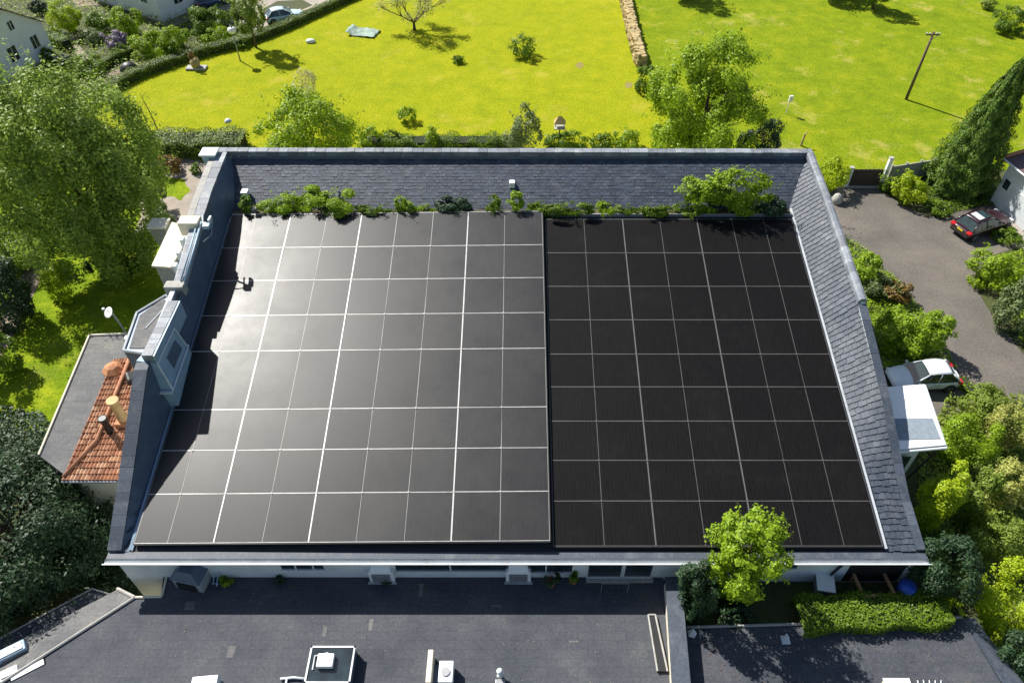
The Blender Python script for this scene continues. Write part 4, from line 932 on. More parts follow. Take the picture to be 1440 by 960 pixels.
    if sunroof:
        p0, p1 = side(.1)[1], side(.8)[1]
        MB().cbox((p0[0]+.12, -wt*.66, roof-.01), (p1[0]-.62, wt*.66, roof+.07), .02).build('sunroof', M_SUNRF, t)
        MB().cbox((p1[0]-.6, -wt*.66, roof-.01), (p1[0]+.0, wt*.66, roof+.065), .02).build('sunroof', M_CARG, t)
    return t
car('parked_car', 'white hatchback parked behind the white extension beside the drive', (1346, 536), (1238, 540), P_WHITE, 4.6, 1.95, 1.62, 'suv')
car('parked_car', 'dark maroon car with pale sunroof parked by the white garage', (1330, 338), (1422, 306), P_RED, 5.3, 2.15, 1.6, 'hatch', plate=True, sunroof=True)
car('parked_car', 'pale silver car parked on the street at the top left', (372, 34), (430, 24), P_SILV, 4.6, 1.85, 1.6, 'suv')
car('parked_car', 'blue car half hidden behind garden shrubs at the top', (280, 12), (318, 2), P_BLUE, 4.4, 1.85, 1.5, 'hatch')
# ------------------------------------------------------------------ HOUSES
def gable_house(name, label, base, L_, W_, ang, eave, ridge, roofm, wallm, wins, loc_z=0):
    """L_ along local x (ridge), gable ends at +-x"""
    t = thing(name, label, 'house', (base.x, base.y, loc_z), ang)
    hl, hw = L_/2, W_/2
    MB().add([(-hl,-hw,0),(hl,-hw,0),(hl,hw,0),(-hl,hw,0),(-hl,-hw,eave),(hl,-hw,eave),(hl,hw,eave),(-hl,hw,eave),(-hl,0,ridge),(hl,0,ridge)],
             [(0,1,5,4),(2,3,7,6),(1,2,6,9,5),(3,0,4,8,7)]).build('wall', wallm, t)
    s = (ridge-eave)/hw; o_ = .35
    rfm = MB()
    for sg in (1, -1):
        def Pq(u, v, sg=sg): return Vector(((hl+.3)*(2*u-1)*(1 if sg < 0 else -1), sg*((hw+o_)*(1-v)), eave-o_*s+v*(ridge-eave+o_*s)+.06))
        m = slates(Pq, L_, W_/2, int(L_/.5), max(6, int(W_/1.0)), seed=int(L_*10)); rfm.v and None
        n0 = len(rfm.v); rfm.v += m.v; rfm.f += [tuple(i+n0 for i in f) for f in m.f]
        q = [Pq(0,0), Pq(1,0), Pq(1,1), Pq(0,1)]; rfm.add([p-Vector((0,0,.03)) for p in q], [(0,1,2,3)])
    rf_ = rfm.build('roof', roofm, t)
    MB().tube([(-hl-.3,0,ridge+.1),(hl+.3,0,ridge+.1)], .12, 8).build('ridge_tiles', roofm, rf_)
    for (side, u, z0, w_, h_) in wins:
        f = MB(); g_ = MB()
        if side == 'x': f.box((hl-.02, u-w_/2-.08, z0-.08), (hl+.05, u+w_/2+.08, z0)).box((hl-.02, u-w_/2-.08, z0+h_), (hl+.05, u+w_/2+.08, z0+h_+.08)).box((hl-.02, u-w_/2-.08, z0), (hl+.05, u-w_/2, z0+h_)).box((hl-.02, u+w_/2, z0), (hl+.05, u+w_/2+.08, z0+h_)).box((hl-.02, u-.03, z0), (hl+.045, u+.03, z0+h_)); g_.box((hl, u-w_/2, z0), (hl+.02, u+w_/2, z0+h_))
        else: f.box((u-w_/2-.08, -hw-.05, z0-.08), (u+w_/2+.08, -hw+.02, z0)).box((u-w_/2-.08, -hw-.05, z0+h_), (u+w_/2+.08, -hw+.02, z0+h_+.08)).box((u-w_/2-.08, -hw-.05, z0), (u-w_/2, -hw+.02, z0+h_)).box((u+w_/2, -hw-.05, z0), (u+w_/2+.08, -hw+.02, z0+h_)).box((u-.03, -hw-.045, z0), (u+.03, -hw+.02, z0+h_)); g_.box((u-w_/2, -hw-.02, z0), (u+w_/2, -hw, z0+h_))
        fo = f.build('window', M_WHITE, t); g_.build('pane', M_GLASS, fo)
    return t
M_ROOFP = slatemat('plum_tiles', (.07,.045,.045), (.13,.085,.08), .2)
def house_at(corner, d1, L_, W_, mode, *a):
    # corner = near ground corner; d1 = direction of the seen wall away from the corner
    d1 = d1.normalized(); away = Vector((-d1.y, d1.x, 0)); away = away if away.y > 0 else -away
    if mode == 'gable': c = corner+d1*W_/2+away*L_/2; n = -away; ang = math.atan2(n.y, n.x)
    else: c = corner+d1*L_/2+away*W_/2; ang = math.atan2(-d1.y, -d1.x)
    return c, ang
c1, a1_ = house_at(at(78, 75), at(45, 96)-at(78, 75), 12, 8.5, 'gable')
h1 = gable_house('white_house', 'white house with plum tiled roof at the left edge', c1, 12, 8.5, a1_, 3.6, 6.6, M_ROOFP, M_WHITE, [('x', 2.3, 1.5, 1.0, 1.3), ('x', -1.0, 1.5, 1.2, 1.5), ('x', .3, 4.3, .7, .9)])
c2, a2_ = house_at(at(230, 32), at(152, 6)-at(230, 32), 15, 9, 'eave')
h2 = gable_house('white_house', 'white rendered house at the top edge above the clipped shrubs', c2, 15, 9, a2_, 5.6, 8.5, M_ROOFP, M_WHITE, [('y', 5.0, 1.9, 1.2, 1.5), ('y', 1.2, 1.9, 1.2, 1.5), ('y', -3.6, 1.6, 1.4, 1.7), ('x', -1.6, 1.4, 1.2, 1.3)])
# garage house on the right edge
ca, cb = at(1392, 283), at(1440, 326); dv = cb-ca
h3 = thing('white_garage', 'white garage with closed door and small window at the right edge', 'garage', tuple(ca), math.atan2(dv.y, dv.x))
MB().box((0,0,0), (11,7,4.2)).build('wall', M_RENDER, h3)
MB().add([(-.4,-.4,4.2),(11.4,-.4,4.2),(11.4,7.4,5.6),(-.4,7.4,5.6),(-.4,-.4,4.05),(11.4,-.4,4.05),(11.4,7.4,5.45),(-.4,7.4,5.45)], [(0,1,2,3),(4,7,6,5),(0,4,5,1),(3,2,6,7),(0,3,7,4)]).build('roof', M_ROOFP, h3)
MB().tube([(-.4,-.45,4.3),(-.4,7.4,5.75)], .16, 8).build('verge_tiles', M_TERRA, h3); MB().tube([(-.4,-.5,4.1),(11,-.5,4.1)], .08, 8).build('gutter', M_FRAME, h3)
dr = MB().box((1.6,-.06,.05), (4.4,-.01,2.4))
for i in range(5): dr.box((1.6,-.075,.3+.42*i), (4.4,-.061,.33+.42*i))
dr.build('door', M_FRAME, h3); fo = MB().box((.35,-.07,1.7), (1.15,-.01,2.7)).build('window', M_WHITE, h3); MB().box((.42,-.08,1.77), (1.08,-.071,2.63)).build('pane', M_GLASS, fo)
# ------------------------------------------------------------------ FENCE AND GATE BY THE DRIVE
g0, g1 = at(1192, 262), at(1234, 262)
gt_ = thing('boarded_gate', 'dark brown boarded gate closing the end of the drive', 'gate', tuple(g0)); dv = g1-g0; gt_.rotation_euler = (0, 0, math.atan2(dv.y, dv.x)); Lg = dv.length
bd = MB(); k = 14
for i in range(k): bd.box((i*Lg/k+.01, -.03, .08), ((i+1)*Lg/k-.01, .03, 1.75+.02*(i % 2)))
bd.build('boards', M_DARKB, gt_); MB().box((0,-.08,.35), (Lg,-.031,.47)).box((0,-.08,1.35), (Lg,-.031,1.47)).build('cross_rail', M_DARKB, gt_); MB().cbox((Lg-.4,-.11,.95), (Lg-.25,-.081,1.05), .01).build('latch', M_GREY, gt_)
MB().box((-.1,-.3,0), (Lg+.2,.3,.07)).build('threshold', M_CONC, gt_)
for (px, py, h, lb_) in [(1189, 262, 1.9, 'white post at the left end of the brown gate'), (1237, 264, 3.0, 'taller white post at the right end of the brown gate')]:
    p = at(px, py); t = thing('gate_post', lb_, 'gate post', tuple(p), 0, 'posts of the brown gate'); MB().cbox((-.15,-.15,0), (.15,.15,h), .02).build('post', M_WHITE, t); MB().cbox((-.19,-.19,h+.001), (.19,.19,h+.1), .03).build('cap', M_CONC, t)
f0, f1 = at(1246, 256), at(1306, 246); fn = thing('panel_fence', 'grey concrete panel fence running from the gate to the cypress', 'fence', tuple(f0)); dv = f1-f0; fn.rotation_euler = (0, 0, math.atan2(dv.y, dv.x)); Lg = dv.length
for i in range(3): MB().box((i*Lg/3+.08,-.04,0), ((i+1)*Lg/3-.08,.04,1.6)).build('panel', M_CONC, fn)
for i in range(4): MB().box((i*Lg/3-.075,-.08,0), (i*Lg/3+.075,.08,1.8)).build('post', M_CONC, fn)
# ------------------------------------------------------------------ MEADOW OBJECTS
p = at(1274, 140); t = thing('utility_pole', 'tall brown wooden utility pole standing in the field', 'utility pole', tuple(p))
MB().tube([(0,0,0),(.12,0,7.1)], [.16,.11], 10).build('pole', M_POLEW, t, True); MB().box((-.55,-.06,6.75), (.8,.06,6.88)).build('crossarm', M_POLEW, t)
for x in (-.5, -.2, .45, .75): MB().lathe((x,0,6.88), [(.05,0),(.07,.08),(.03,.16)], 8).build('insulator', M_FRAME, t, True)
MB().tube([(0,-.12,6.2),(.6,-.1,6.78)], .03, 6).build('brace', M_GREY, t)
p = at(338, 86); t = thing('street_lamp', 'slim white-headed lamp post standing in the meadow', 'street lamp', tuple(p))
MB().tube([(0,0,0),(0,0,3.1)], [.09,.05], 8).build('post', M_GREY, t, True); MB().lathe((0,0,3.1), [(.12,0),(.38,.12),(.48,.35),(.4,.6),(.12,.75)], 14).build('lantern', M_WHITE, t, True); MB().lathe((0,0,3.86), [(.14,0),(.06,.1)], 8).build('finial', M_GREY, t, True)
p = at(222, 183); t = thing('sapling_stake', 'thin leaning stake with a bare sapling by the left hedge', 'stake', tuple(p))
MB().tube([(0,0,0),(-.1,0,1.8),(-.35,0,3.9)], [.07,.05,.02], 8).build('stem', M_POLEW, t, True); mb = MB()
for i in range(7): mb.tube([(-.1-.03*i,0,1.6+.3*i),(-.1-.03*i+random.Random(i).uniform(-.5,.5),random.Random(i+9).uniform(-.5,.5),2.1+.3*i)], [.02,.006], 5)
mb.build('twigs', M_POLEW, t)
p = at(786, 205); t = thing('bird_table', 'pale bird table with pointed roof on the near meadow edge', 'bird table', tuple(p))
MB().tube([(0,0,0),(0,0,1.9)], .06, 8).build('post', M_POLEW, t); MB().cbox((-.5,-.4,1.9), (.5,.4,2.0), .02).build('tray', M_CONC, t)
MB().add([(-.55,-.4,2.45),(.55,-.4,2.45),(.55,.4,2.45),(-.55,.4,2.45),(-.15,0,3.1),(.15,0,3.1)], [(0,1,5,4),(1,2,5),(2,3,4,5),(3,0,4),(0,3,2,1)]).build('roof', M_STONE, t)
for x in (-.4, .4): MB().tube([(x,0,2.0),(x*.95,0,2.46)], .035, 6).build('strut', M_POLEW, t)
p = at(1105, 160); t = thing('garden_lamp', 'short post with a white flag-like head in the field', 'post', tuple(p))
MB().tube([(0,0,0),(.05,0,1.3)], .04, 8).build('post', M_FRAME, t); MB().cbox((-.08,-.1,1.3), (.3,.1,1.95), .06).build('head', M_WHITE, t)
p = at(1126, 205); t = thing('fence_post', 'weathered leaning wooden post just behind the roof corner', 'post', tuple(p)); MB().tube([(0,0,0),(.1,0,1.3)], [.12,.09], 7).build('post', M_STONE, t); MB().tube([(.06,0,1.0),(.3,.1,1.45)], .05, 6).build('stub', M_STONE, t)
# tarpaulin
p = at(511, 47); ta = MB(); nx, ny = 14, 10; rr = random.Random(6)
vs = []; 
for i in range(nx):
    for j in range(ny): vs.append(((i/(nx-1)-.5)*3.6+rr.uniform(-.03,.03), (j/(ny-1)-.5)*2.3+rr.uniform(-.03,.03), .05+.2*abs(math.sin(i*1.1+j*.4)*math.cos(j*.8+i*.3))+rr.uniform(0,.05)+(.35 if i < 3 else 0)*(1-i/3)))
o = mesh_obj('tarpaulin', vs, [(i*ny+j, (i+1)*ny+j, (i+1)*ny+j+1, i*ny+j+1) for i in range(nx-1) for j in range(ny-1)], M_TARP, None, True); o.location = p; o.rotation_euler = (0,0,R(-14)); so = o.modifiers.new('t', 'SOLIDIFY'); so.thickness = .02; tag(o, 'faded green crumpled tarpaulin lying on the meadow', 'tarpaulin')
o = MB().lathe((0,0,0), [(.42,0),(.5,.25),(.36,.5),(.1,.6)], 9).build('white_rock', M_FRAME, None, True); o.location = at(437, 60); o.scale = (1.2,.8,.7); tag(o, 'pale rock on the meadow below the street', 'rock')
p = at(277, 97); t = thing('garden_planter', 'stone planter with a reddish plant at the meadow corner', 'planter', tuple(p)); MB().cbox((-1.1,-.5,0), (1.1,.5,.25), .08).build('slab', M_CONC, t); MB().lathe((0,0,.25), [(.45,0),(.55,.5),(.4,.9)], 9).build('urn', M_STONE, t, True); quads_obj('foliage', crown((0,0,1.4), (.6,.6,.6), 500, .16, 77, 8, .4), L_RED, t)
p = at(183, 101); o = MB().lathe((0,0,0), [(.9,0),(1.0,.4),(.6,.9),(.2,1.05)], 10).build('boulder', M_BLACK, None, True); o.location = p; tag(o, 'dark rounded boulder beside the brown garden path', 'boulder')
p = at(326, 188); o = MB().lathe((0,0,0), [(.3,0),(.38,.15),(.2,.35),(.06,.4)], 7).build('white_rock', M_FRAME, None, True); o.location = (p.x, p.y, 1.2); tag(o, 'pale stone ball on the end of the left hedge', 'rock')
# dry stone wall between meadow and field
sw = thing('stone_wall', 'tan dry stone wall between the meadow and the field', 'wall', tuple(at(885, 30))); base = Vector(sw.location); pts = [at(872, -30), at(880, 10), at(889, 50), at(901, 95)]
stn = MB(); rr = random.Random(4)
for a, b in zip(pts, pts[1:]):
    d_ = b-a; L_ = d_.length; u = d_.normalized(); nn = Vector((-u.y, u.x, 0)); s_ = 0
    while s_ < L_:
        for lay in range(3):
            for k in (-1, 0, 1):
                c_ = a+u*(s_+rr.uniform(-.1,.1))+nn*(k*.38*(1-.15*lay)+rr.uniform(-.08,.08))-base; c_.z = .25+lay*.4+rr.uniform(-.06,.08)
                M = Matrix.Translation(c_) @ Matrix.Rotation(rr.uniform(0,3), 4, 'Z') @ Matrix.Rotation(rr.uniform(-.3,.3), 4, 'X')
                sx, sy, sz = rr.uniform(.22,.38), rr.uniform(.18,.3), rr.uniform(.16,.26); stn.cbox((-sx,-sy,-sz), (sx,sy,sz), .07, M)
        s_ += rr.uniform(.4,.6)
stn.build('stones', M_STONE, sw)
# ------------------------------------------------------------------ VEGETATION
tree('broadleaf_tree', (-30, 92, 216, 396), 0, L_AIRY, 'huge airy olive-green tree filling the left edge', ls=.24, dens=2.6, trunk=1.5, clumps=170, cr=.15, gaps=.35, sprig=130, trunk_r=.35, drop=.6, rlo=.5, rhi=1.0)
tree('dark_conifer', None, 0, L_DARK, 'very dark blue-green conifer at the lower left corner', ls=.22, dens=2.2, clumps=120, cr=.22, gaps=.0, sprig=50, trunk_r=.3, asp=.4, centre=at(22, 748, 2.9), rad=(4.9, 5.2, 3.0))
tree('broadleaf_tree', (356, 130, 502, 252), 0, L_LIME, 'bushy lime-green tree behind the left half of the ridge', ls=.26, trunk=.8, clumps=60, cr=.23, gaps=.25, rlo=.5, rhi=.98, sprig=20)
tree('broadleaf_tree', (914, 60, 1072, 252), 0, L_LIME, 'tall open yellow-green tree behind the right half of the ridge', ls=.24, dens=1.6, trunk=1.2, clumps=100, cr=.17, gaps=.5, rlo=.4, rhi=1.02, sprig=60, trunk_r=.25)
tree('dark_conifer', (1038, 168, 1101, 252), 0, L_DARK, 'small dark conical conifer behind the right ridge', ls=.18, trunk=.2, clumps=40, cr=.28, cone=False, sprig=8, trunk_r=.12)
tree('broadleaf_tree', (994, 722, 1100, 856), TZ, L_FRESH, 'bright green young tree overhanging the front eaves', ls=.17, dens=1.15, trunk=.6, clumps=60, cr=.19, gaps=.35, rlo=.4, rhi=1.03, sprig=60, trunk_r=.12)
tree('broadleaf_tree', (320, -25, 372, 50), 0, L_OLIVE, 'thin olive tree between the lamp post and silver car', ls=.24, trunk=1.5, clumps=40, cr=.24, gaps=.4, trunk_r=.16)
tree('broadleaf_tree', (1215, -45, 1262, 3), 0, L_GREEN, 'tree crown just cut off by the top edge over the field', ls=.3, trunk=1.0, clumps=30, cr=.3, group=None)
tree('broadleaf_tree', (1150, -62, 1230, -12), 0, L_GREEN, 'broad tree whose shadow falls onto the top of the field', ls=.35, trunk=1.0, clumps=30, cr=.3)
tree('broadleaf_tree', (940, -70, 1000, -12), 0, L_GREEN, 'tree beyond the top edge right of the stone wall', ls=.35, trunk=1.0, clumps=30, cr=.3)
# cypress
base = at(1343, 262); top = aty(1441, 84, base.y); Hc = top.z
t = thing('cypress_tree', 'tall dense cone-shaped cypress leaning over the drive', 'tree', tuple(base))
rng = np.random.default_rng(5); n = 42000
h = rng.uniform(0, 1, n)**1.35; a = rng.uniform(0, 2*math.pi, n); rmax = 3.0*(1-h)**.78*(1-.25*np.exp(-h*9))+.12
fl_ = 1+.13*np.sin(a*7+h*9)+.08*np.sin(a*13-h*25)+.1*np.sin(h*60+a*3)
rr_ = rmax*fl_*(1-np.abs(rng.normal(size=n))*.1)
lean = (top.x-base.x)
P = np.stack([rr_*np.cos(a)+lean*h*1.0, rr_*np.sin(a), .1+h*Hc], 1); D = np.stack([np.cos(a), np.sin(a), np.full(n, .25)], 1)
quads_obj('crown', leafquads(P, D, .22, rng, .1, asp=.4, along=np.tile([0, 0, 1.], (n, 1))+D*.3), L_CONE, t)
MB().tube([(0,0,0),(lean*.9,0,Hc*.9)], [.3,.05], 8).build('trunk', BARK, t, True)
MB().tube([(lean*q*1.0, 0, .15+q*Hc) for q in (0, .2, .4, .6, .8, .95)], [3.0*(1-q)**.78*(.72 if q else .5) for q in (0, .2, .4, .6, .8, .95)], 14).build('inner_foliage', L_CONE, t, True)
# bare-branched tree on the meadow
base = at(583, 42); t = thing('sparse_tree', 'sparse budding tree with bare branches on the meadow', 'tree', tuple(base)); mb = MB(); rr = random.Random(9); tips = []
def grow(p, d_, L_, r_, lvl):
    q = p+d_*L_; m_ = p.lerp(q, .5)+Vector((rr.uniform(-.08,.08), rr.uniform(-.08,.08), 0))*L_; mb.tube([p, m_, q], [r_, r_*.8, r_*.6], 6 if lvl < 2 else 4); tips.append(q)
    if lvl < 4:
        for k in range(5 if lvl == 0 else 3):
            a = k*6.28/5+rr.uniform(-.4,.4)
            d2 = (Vector((math.cos(a), math.sin(a), rr.uniform(.35,.9))) if lvl == 0 else (d_+Vector((rr.uniform(-1,1), rr.uniform(-1,1), rr.uniform(-.3,.6)))*.8)).normalized()
            grow(q, d2, 1.7 if lvl == 0 else L_*rr.uniform(.6,.85), r_*.55, lvl+1)
grow(Vector((0,0,0)), Vector((0,.0,1)), .9, .22, 0)
mb.build('trunk', BARK, t, True)
T_ = np.array([tuple(v) for v in tips]); T_ = np.repeat(T_, 22, 0); rng = np.random.default_rng(3); T_ = T_+rng.normal(size=T_.shape)*.3; T_ = T_[T_[:, 2] > .9]
quads_obj('crown', leafquads(T_, np.tile([0,0,1.], (len(T_), 1)), .2, rng), L_STRAW, t)
# roof self-seeded tree (no room for a base on the ground: it grows in the gutter)
tree('gutter_tree', None, ZG-.02, L_FRESH, 'bright green sapling growing from the gutter behind the right array', ls=.2, dens=1.1, centre=(at(1020, 268, 10).x, 40.3, ZG+1.25), rad=(2.9, .95, 1.55), clumps=50, cr=.22, gaps=.3, rlo=.45, rhi=1.05, sprig=60, trunk_r=.07)
GP = 'weeds growing in the gutter behind the panels'
for (b, m, lb_) in [((498,288,556,303), L_GREEN, 'low creeping weeds between the joined clumps and the narrow one'), ((584,290,612,303), L_FRESH, 'low creeping weed left of the dark clump'), ((764,288,836,303), L_GREEN, 'low creeping weeds behind the left end of the right array'), ((894,290,952,304), L_GREEN, 'low creeping weeds left of the gutter sapling'), ((336,276,357,302), L_GREEN, 'weed by the white box at the left end of the gutter'), ((364,270,412,304), L_FRESH, 'leftmost of three joined leafy weeds in the gutter'), ((398,264,456,304), L_FRESH, 'middle of the three joined leafy weeds in the gutter'), ((448,266,502,304), L_FRESH, 'rightmost of three joined leafy weeds in the gutter'), ((556,270,572,302), L_FRESH, 'narrow upright weed left of the dark clump in the gutter'), ((570,284,585,303), L_FRESH, 'tiny weed touching the narrow upright one'), ((608,276,668,303), L_DARK, 'dark leafy clump in the middle of the gutter'), ((680,276,704,303), L_GREEN, 'pointed weed just left of the white slope vent'), ((714,272,738,303), L_FRESH, 'tall weed right below the white slope vent'), ((738,282,768,303), L_GREEN, 'low weed above the seam between the arrays'), ((834,284,862,303), L_FRESH, 'low fresh weed behind the right array'), ((860,288,896,303), L_GREEN, 'flatter green weed behind the right array'), ((1058,276,1104,306), L_DARK, 'dark shrub in the right corner of the gutter'), ((950,284,985,306), L_GREEN, 'low shrub under the left side of the gutter sapling')]:
    shrub('gutter_weed', b, ZG-.02, m, lb_, 'weed', ls=.13, dens=1.3, group=GP, clumps=10, sprig=8)
# shrubs: box, base height, material, label
SH = [
 ((68,3,111,50), L_YEL, 'round golden-yellow bush between the two white houses'),
 ((152,10,199,54), L_LIME, 'round light green bush in front of the upper white house'),
 ((122,18,154,44), L_GREEN, 'green bush left of the round light green one'),
 ((184,44,238,84), L_LIME, 'lime shrub at the head of the brown path'),
 ((220,33,264,76), L_LIME, 'taller lime shrub right of the one at the path'),
 ((266,10,320,50), L_GREEN, 'broad green shrub beside the half hidden blue car'),
 ((286,38,332,64), L_LIME, 'low lime shrub in front of the lamp post'),
 ((112,42,146,62), L_GREY, 'low grey-green cushion in the front garden'),
 ((143,42,176,72), L_PURP, 'purple flowering cushion in the front garden'),
 ((92,78,150,112), L_GREEN, 'spreading green shrub left of the brown path'),
 ((60,68,76,86), L_GREEN, 'small round shrub against the left house wall'),
 ((75,76,102,98), L_DARK, 'dark shrub below the left house'),
 ((155,64,182,82), L_GREEN, 'narrow green shrub above the brown path'),
 ((40,0,66,20), L_DARK, 'dark shrub left of the golden-yellow bush'),
 ((236,58,262,80), L_GREEN, 'small green shrub between the lime shrubs and hedge'),
 ((718,50,753,82), L_GREEN, 'spiky bush alone in the middle of the meadow'),
 ((1395,10,1442,46), L_GREEN, 'dark round bush at the upper right corner'),
 ((710,150,763,222), L_GREY, 'rounded grey-green bush rising over the middle of the ridge'),
 ((892,94,922,132), L_GREEN, 'shrub at the near end of the dry stone wall'),
 ((1146,220,1192,272), L_YEL, 'yellow-green bush at the back right roof corner'),
 ((1238,238,1268,272), L_GREEN, 'green bush right of the taller white gate post'),
 ((1256,242,1302,288), L_YEL, 'yellow bush at the foot of the cypress'),
 ((1306,284,1336,304), L_GREEN, 'low sprawling shrub behind the maroon car'),
 ((1364,348,1436,410), L_LIME, 'round lime bush on the right side of the drive'),
 ((1402,394,1450,472), L_GREY, 'large grey-green bush at the right edge of the drive'),
 ((1396,320,1440,345), L_GREEN, 'low green edging shrub in front of the maroon car'),
 ((1198,352,1240,402), L_FRESH, 'fresh green shrub where the right coping ends'),
 ((1212,384,1262,420), L_GREY, 'pale variegated shrub along the drive'),
 ((1242,394,1280,428), L_RED, 'reddish flowering shrub along the drive'),
 ((1234,432,1300,504), L_FRESH, 'large bright green bush above the white hatchback'),
 ((1280,440,1338,506), L_FRESH, 'right half of the bright green bushes above the hatchback'),
 ((1354,542,1426,606), L_OLIVE, 'olive bush where the drive bends at the right'),
 ((1322,572,1402,658), L_FRESH, 'fresh green bush right of the white extension'),
 ((1392,560,1450,640), L_STRAW, 'straw-coloured shrub at the right edge below the drive'),
 ((1284,652,1346,760), L_YEL, 'yellow-green shrub beside the lower right parapet'),
 ((1336,650,1400,740), L_OLIVE, 'large olive shrub in the lower right thicket'),
 ((1390,640,1450,730), L_STRAW, 'dry straw-tinted shrub at the right frame edge'),
 ((1365,720,1450,800), L_OLIVE, 'wide olive shrub above the bright yellow one'),
 ((1286,752,1376,852), L_DARK, 'dark green shrub next to the eaves corner'),
 ((1356,792,1446,908), L_YEL, 'bright yellow-leaved shrub at the lower right'),
 ((1286,826,1352,878), L_YEL, 'yellow end of the hedge behind the right low roof'),
 ((1396,884,1460,980), L_DARK, 'dark shrub in the bottom right corner'),
 ((944,790,1002,880), L_DARK, 'dark shrub between the dividing wall and young tree'),
 ((1000,838,1060,880), L_DARK, 'dark shrub beneath the bright young tree'),
 ((-30,300,60,380), L_OLIVE, 'olive shrub at the left edge beneath the huge tree'),
 ((-40,360,42,470), L_DARK, 'dark shrub left of the side path'),
 ((-40,460,20,540), L_GREEN, 'green shrub at the left edge beside the lawn'),
 ((62,370,110,430), L_YEL, 'sunlit yellow shrub at the edge of the shaded lawn'),
 ((120,330,205,400), L_DARK, 'dark shrub under the right side of the huge tree'),
 ((198,255,232,300), L_GREY, 'grey shrub in the gravel beside the huge tree'),
 ((218,216,254,246), L_RED, 'red-tipped small shrub on the gravel'),
 ((268,232,282,246), L_GREEN, 'tiny green plant on the gravel'),
 ((205,290,245,340), L_GREY, 'grey-green shrub beside the pale capped cowl'),
 ((130,676,166,730), L_LIME, 'lime shrub below the orange tiled roof'),
 ((505,178,540,210), L_LIME, 'small lime bush right of the bushy tree'),
 ((535,184,568,210), L_GREEN, 'small green bush behind the ridge left of centre'),
 ((600,178,618,212), L_LIME, 'thin sapling bush behind the ridge'),
 ((830,186,866,212), L_GREEN, 'rounded weed bush behind the ridge right of the bird table'),
 ((864,180,902,212), L_LIME, 'lime bush behind the ridge under the tall open tree'),
 ((762,184,830,214), L_GREEN, 'low spreading bush at the foot of the bird table'),
 ((560,152,584,174), L_LIME, 'small spiky grass tuft on the near meadow'),
 ((636,78,652,90), L_GREEN, 'tiny tuft on the meadow below the sparse tree'),
 ((326,52,352,68), L_GREEN, 'small shrub at the foot of the thin olive tree'),
 ((330,575,345,590), L_GREEN, None),
 ((1300,540,1350,580), L_GREEN, None),
 ((1380,0,1402,14), L_OLIVE, 'small olive shrub by the upper right corner bush'),
]
for i, (b, m, lb_) in enumerate(SH):
    if not lb_: continue
    zb = TZ if (b[1] > 780 and b[0] < 1290 and b[0] > 930) or b[0] == 1286 else 0
    sp = 'spiky' in lb_
    shrub('spiky_bush' if sp else 'shrub', b, zb, m, lb_, ls=.15 if b[1] > 500 else .2, sprig=24 if sp else 6, dens=.5 if sp else 1.0, clumps=26, cr=.3)
shrub('pale_bud_tree', (408,98,446,140), 3.0, L_FLOWER, 'pale budding twigs above the bushy lime tree', dens=.3, ls=.14)
def hp(pts, z=0): return [at(x, y, z) for x, y in pts]
hedge('clipped_hedge', hp([(560,-28),(470,10),(400,42),(348,62)]), 1.1, .9, L_HEDGE, 'clipped hedge along the meadow edge by the street')
hedge('clipped_hedge', hp([(348,62),(290,76),(240,92),(196,108),(146,134)]), 1.3, 1.0, L_HEDGE, 'low dark hedge between the meadow and the brown path')
hedge('clipped_hedge', hp([(118,112),(160,88),(188,76)]), .8, .9, L_HEDGE, 'hedge on the house side of the brown path')
hedge('clipped_hedge', hp([(64,56),(98,70)]), 1.3, 1.2, L_GREEN, 'short hedge right of the left house')
hedge('clipped_hedge', hp([(196,214),(346,212)]), 3.0, 1.7, L_HEDGE, 'thick clipped hedge behind the back left roof corner', ls=.18)
hedge('clipped_hedge', hp([(510,208),(712,208)]), 1.6, 1.1, L_GREEN, 'low ragged hedge showing over the middle of the ridge', jag=.3)
hedge('clipped_hedge', hp([(1122,872),(1318,864)], TZ), 1.75, .95, L_GREEN, 'dense boxy hedge between the timber frame and right low roof', zb=TZ, ls=.13, dens=2.6, jag=.14)
hedge('clipped_hedge', hp([(1345,535),(1385,570)]), .9, .35, L_LIME, 'low green verge strip behind the parked hatchback')
# ground cover as one mass at the right side
rng = np.random.default_rng(21)
def cover(name, poly, n, ls, mat, label, z=0.0, hgt=.5):
    P = [at(x, y, 0) for x, y in poly]; xs = [p.x for p in P]; ys = [p.y for p in P]; out = []
    X = rng.uniform(min(xs), max(xs), n*3); Y = rng.uniform(min(ys), max(ys), n*3); k = len(P); ins = np.zeros(n*3, bool)
    for i in range(k):
        a, b = P[i], P[(i+1) % k]; c_ = ((a.y > Y) != (b.y > Y)) & (X < (b.x-a.x)*(Y-a.y)/((b.y-a.y) or 1e-9)+a.x); ins ^= c_
    X = X[ins][:n]; Y = Y[ins][:n]; hz = hgt*(.35+.65*np.abs(np.sin(X*1.1+np.sin(Y*.9)*1.3)*np.cos(Y*1.3)))
    Q = np.stack([X, Y, z+rng.uniform(.1, 1, len(X))*hz], 1)
    o = quads_obj(name, leafquads(Q, np.tile([0, 0, .6], (len(X), 1)), ls, rng), mat); o['kind'] = 'stuff'; o['label'] = label
cover('ground_cover', [(1290,640),(1330,560),(1380,560),(1440,560),(1600,640),(1600,1100),(1420,1000),(1340,860),(1290,790)], 30000, .2, L_OLIVE, 'rough ground cover filling the lower right garden', hgt=.9)
cover('ground_cover', [(-200,-60),(330,-60),(380,20),(330,62),(250,84),(140,128),(60,180),(-200,200)], 34000, .24, L_LIME, 'mixed low planting of the upper left garden', hgt=1.1)
cover('ground_cover', [(-200,300),(60,330),(40,420),(-40,540),(-200,560)], 9000, .2, L_DARK, 'dark ground cover at the left edge', hgt=.7)
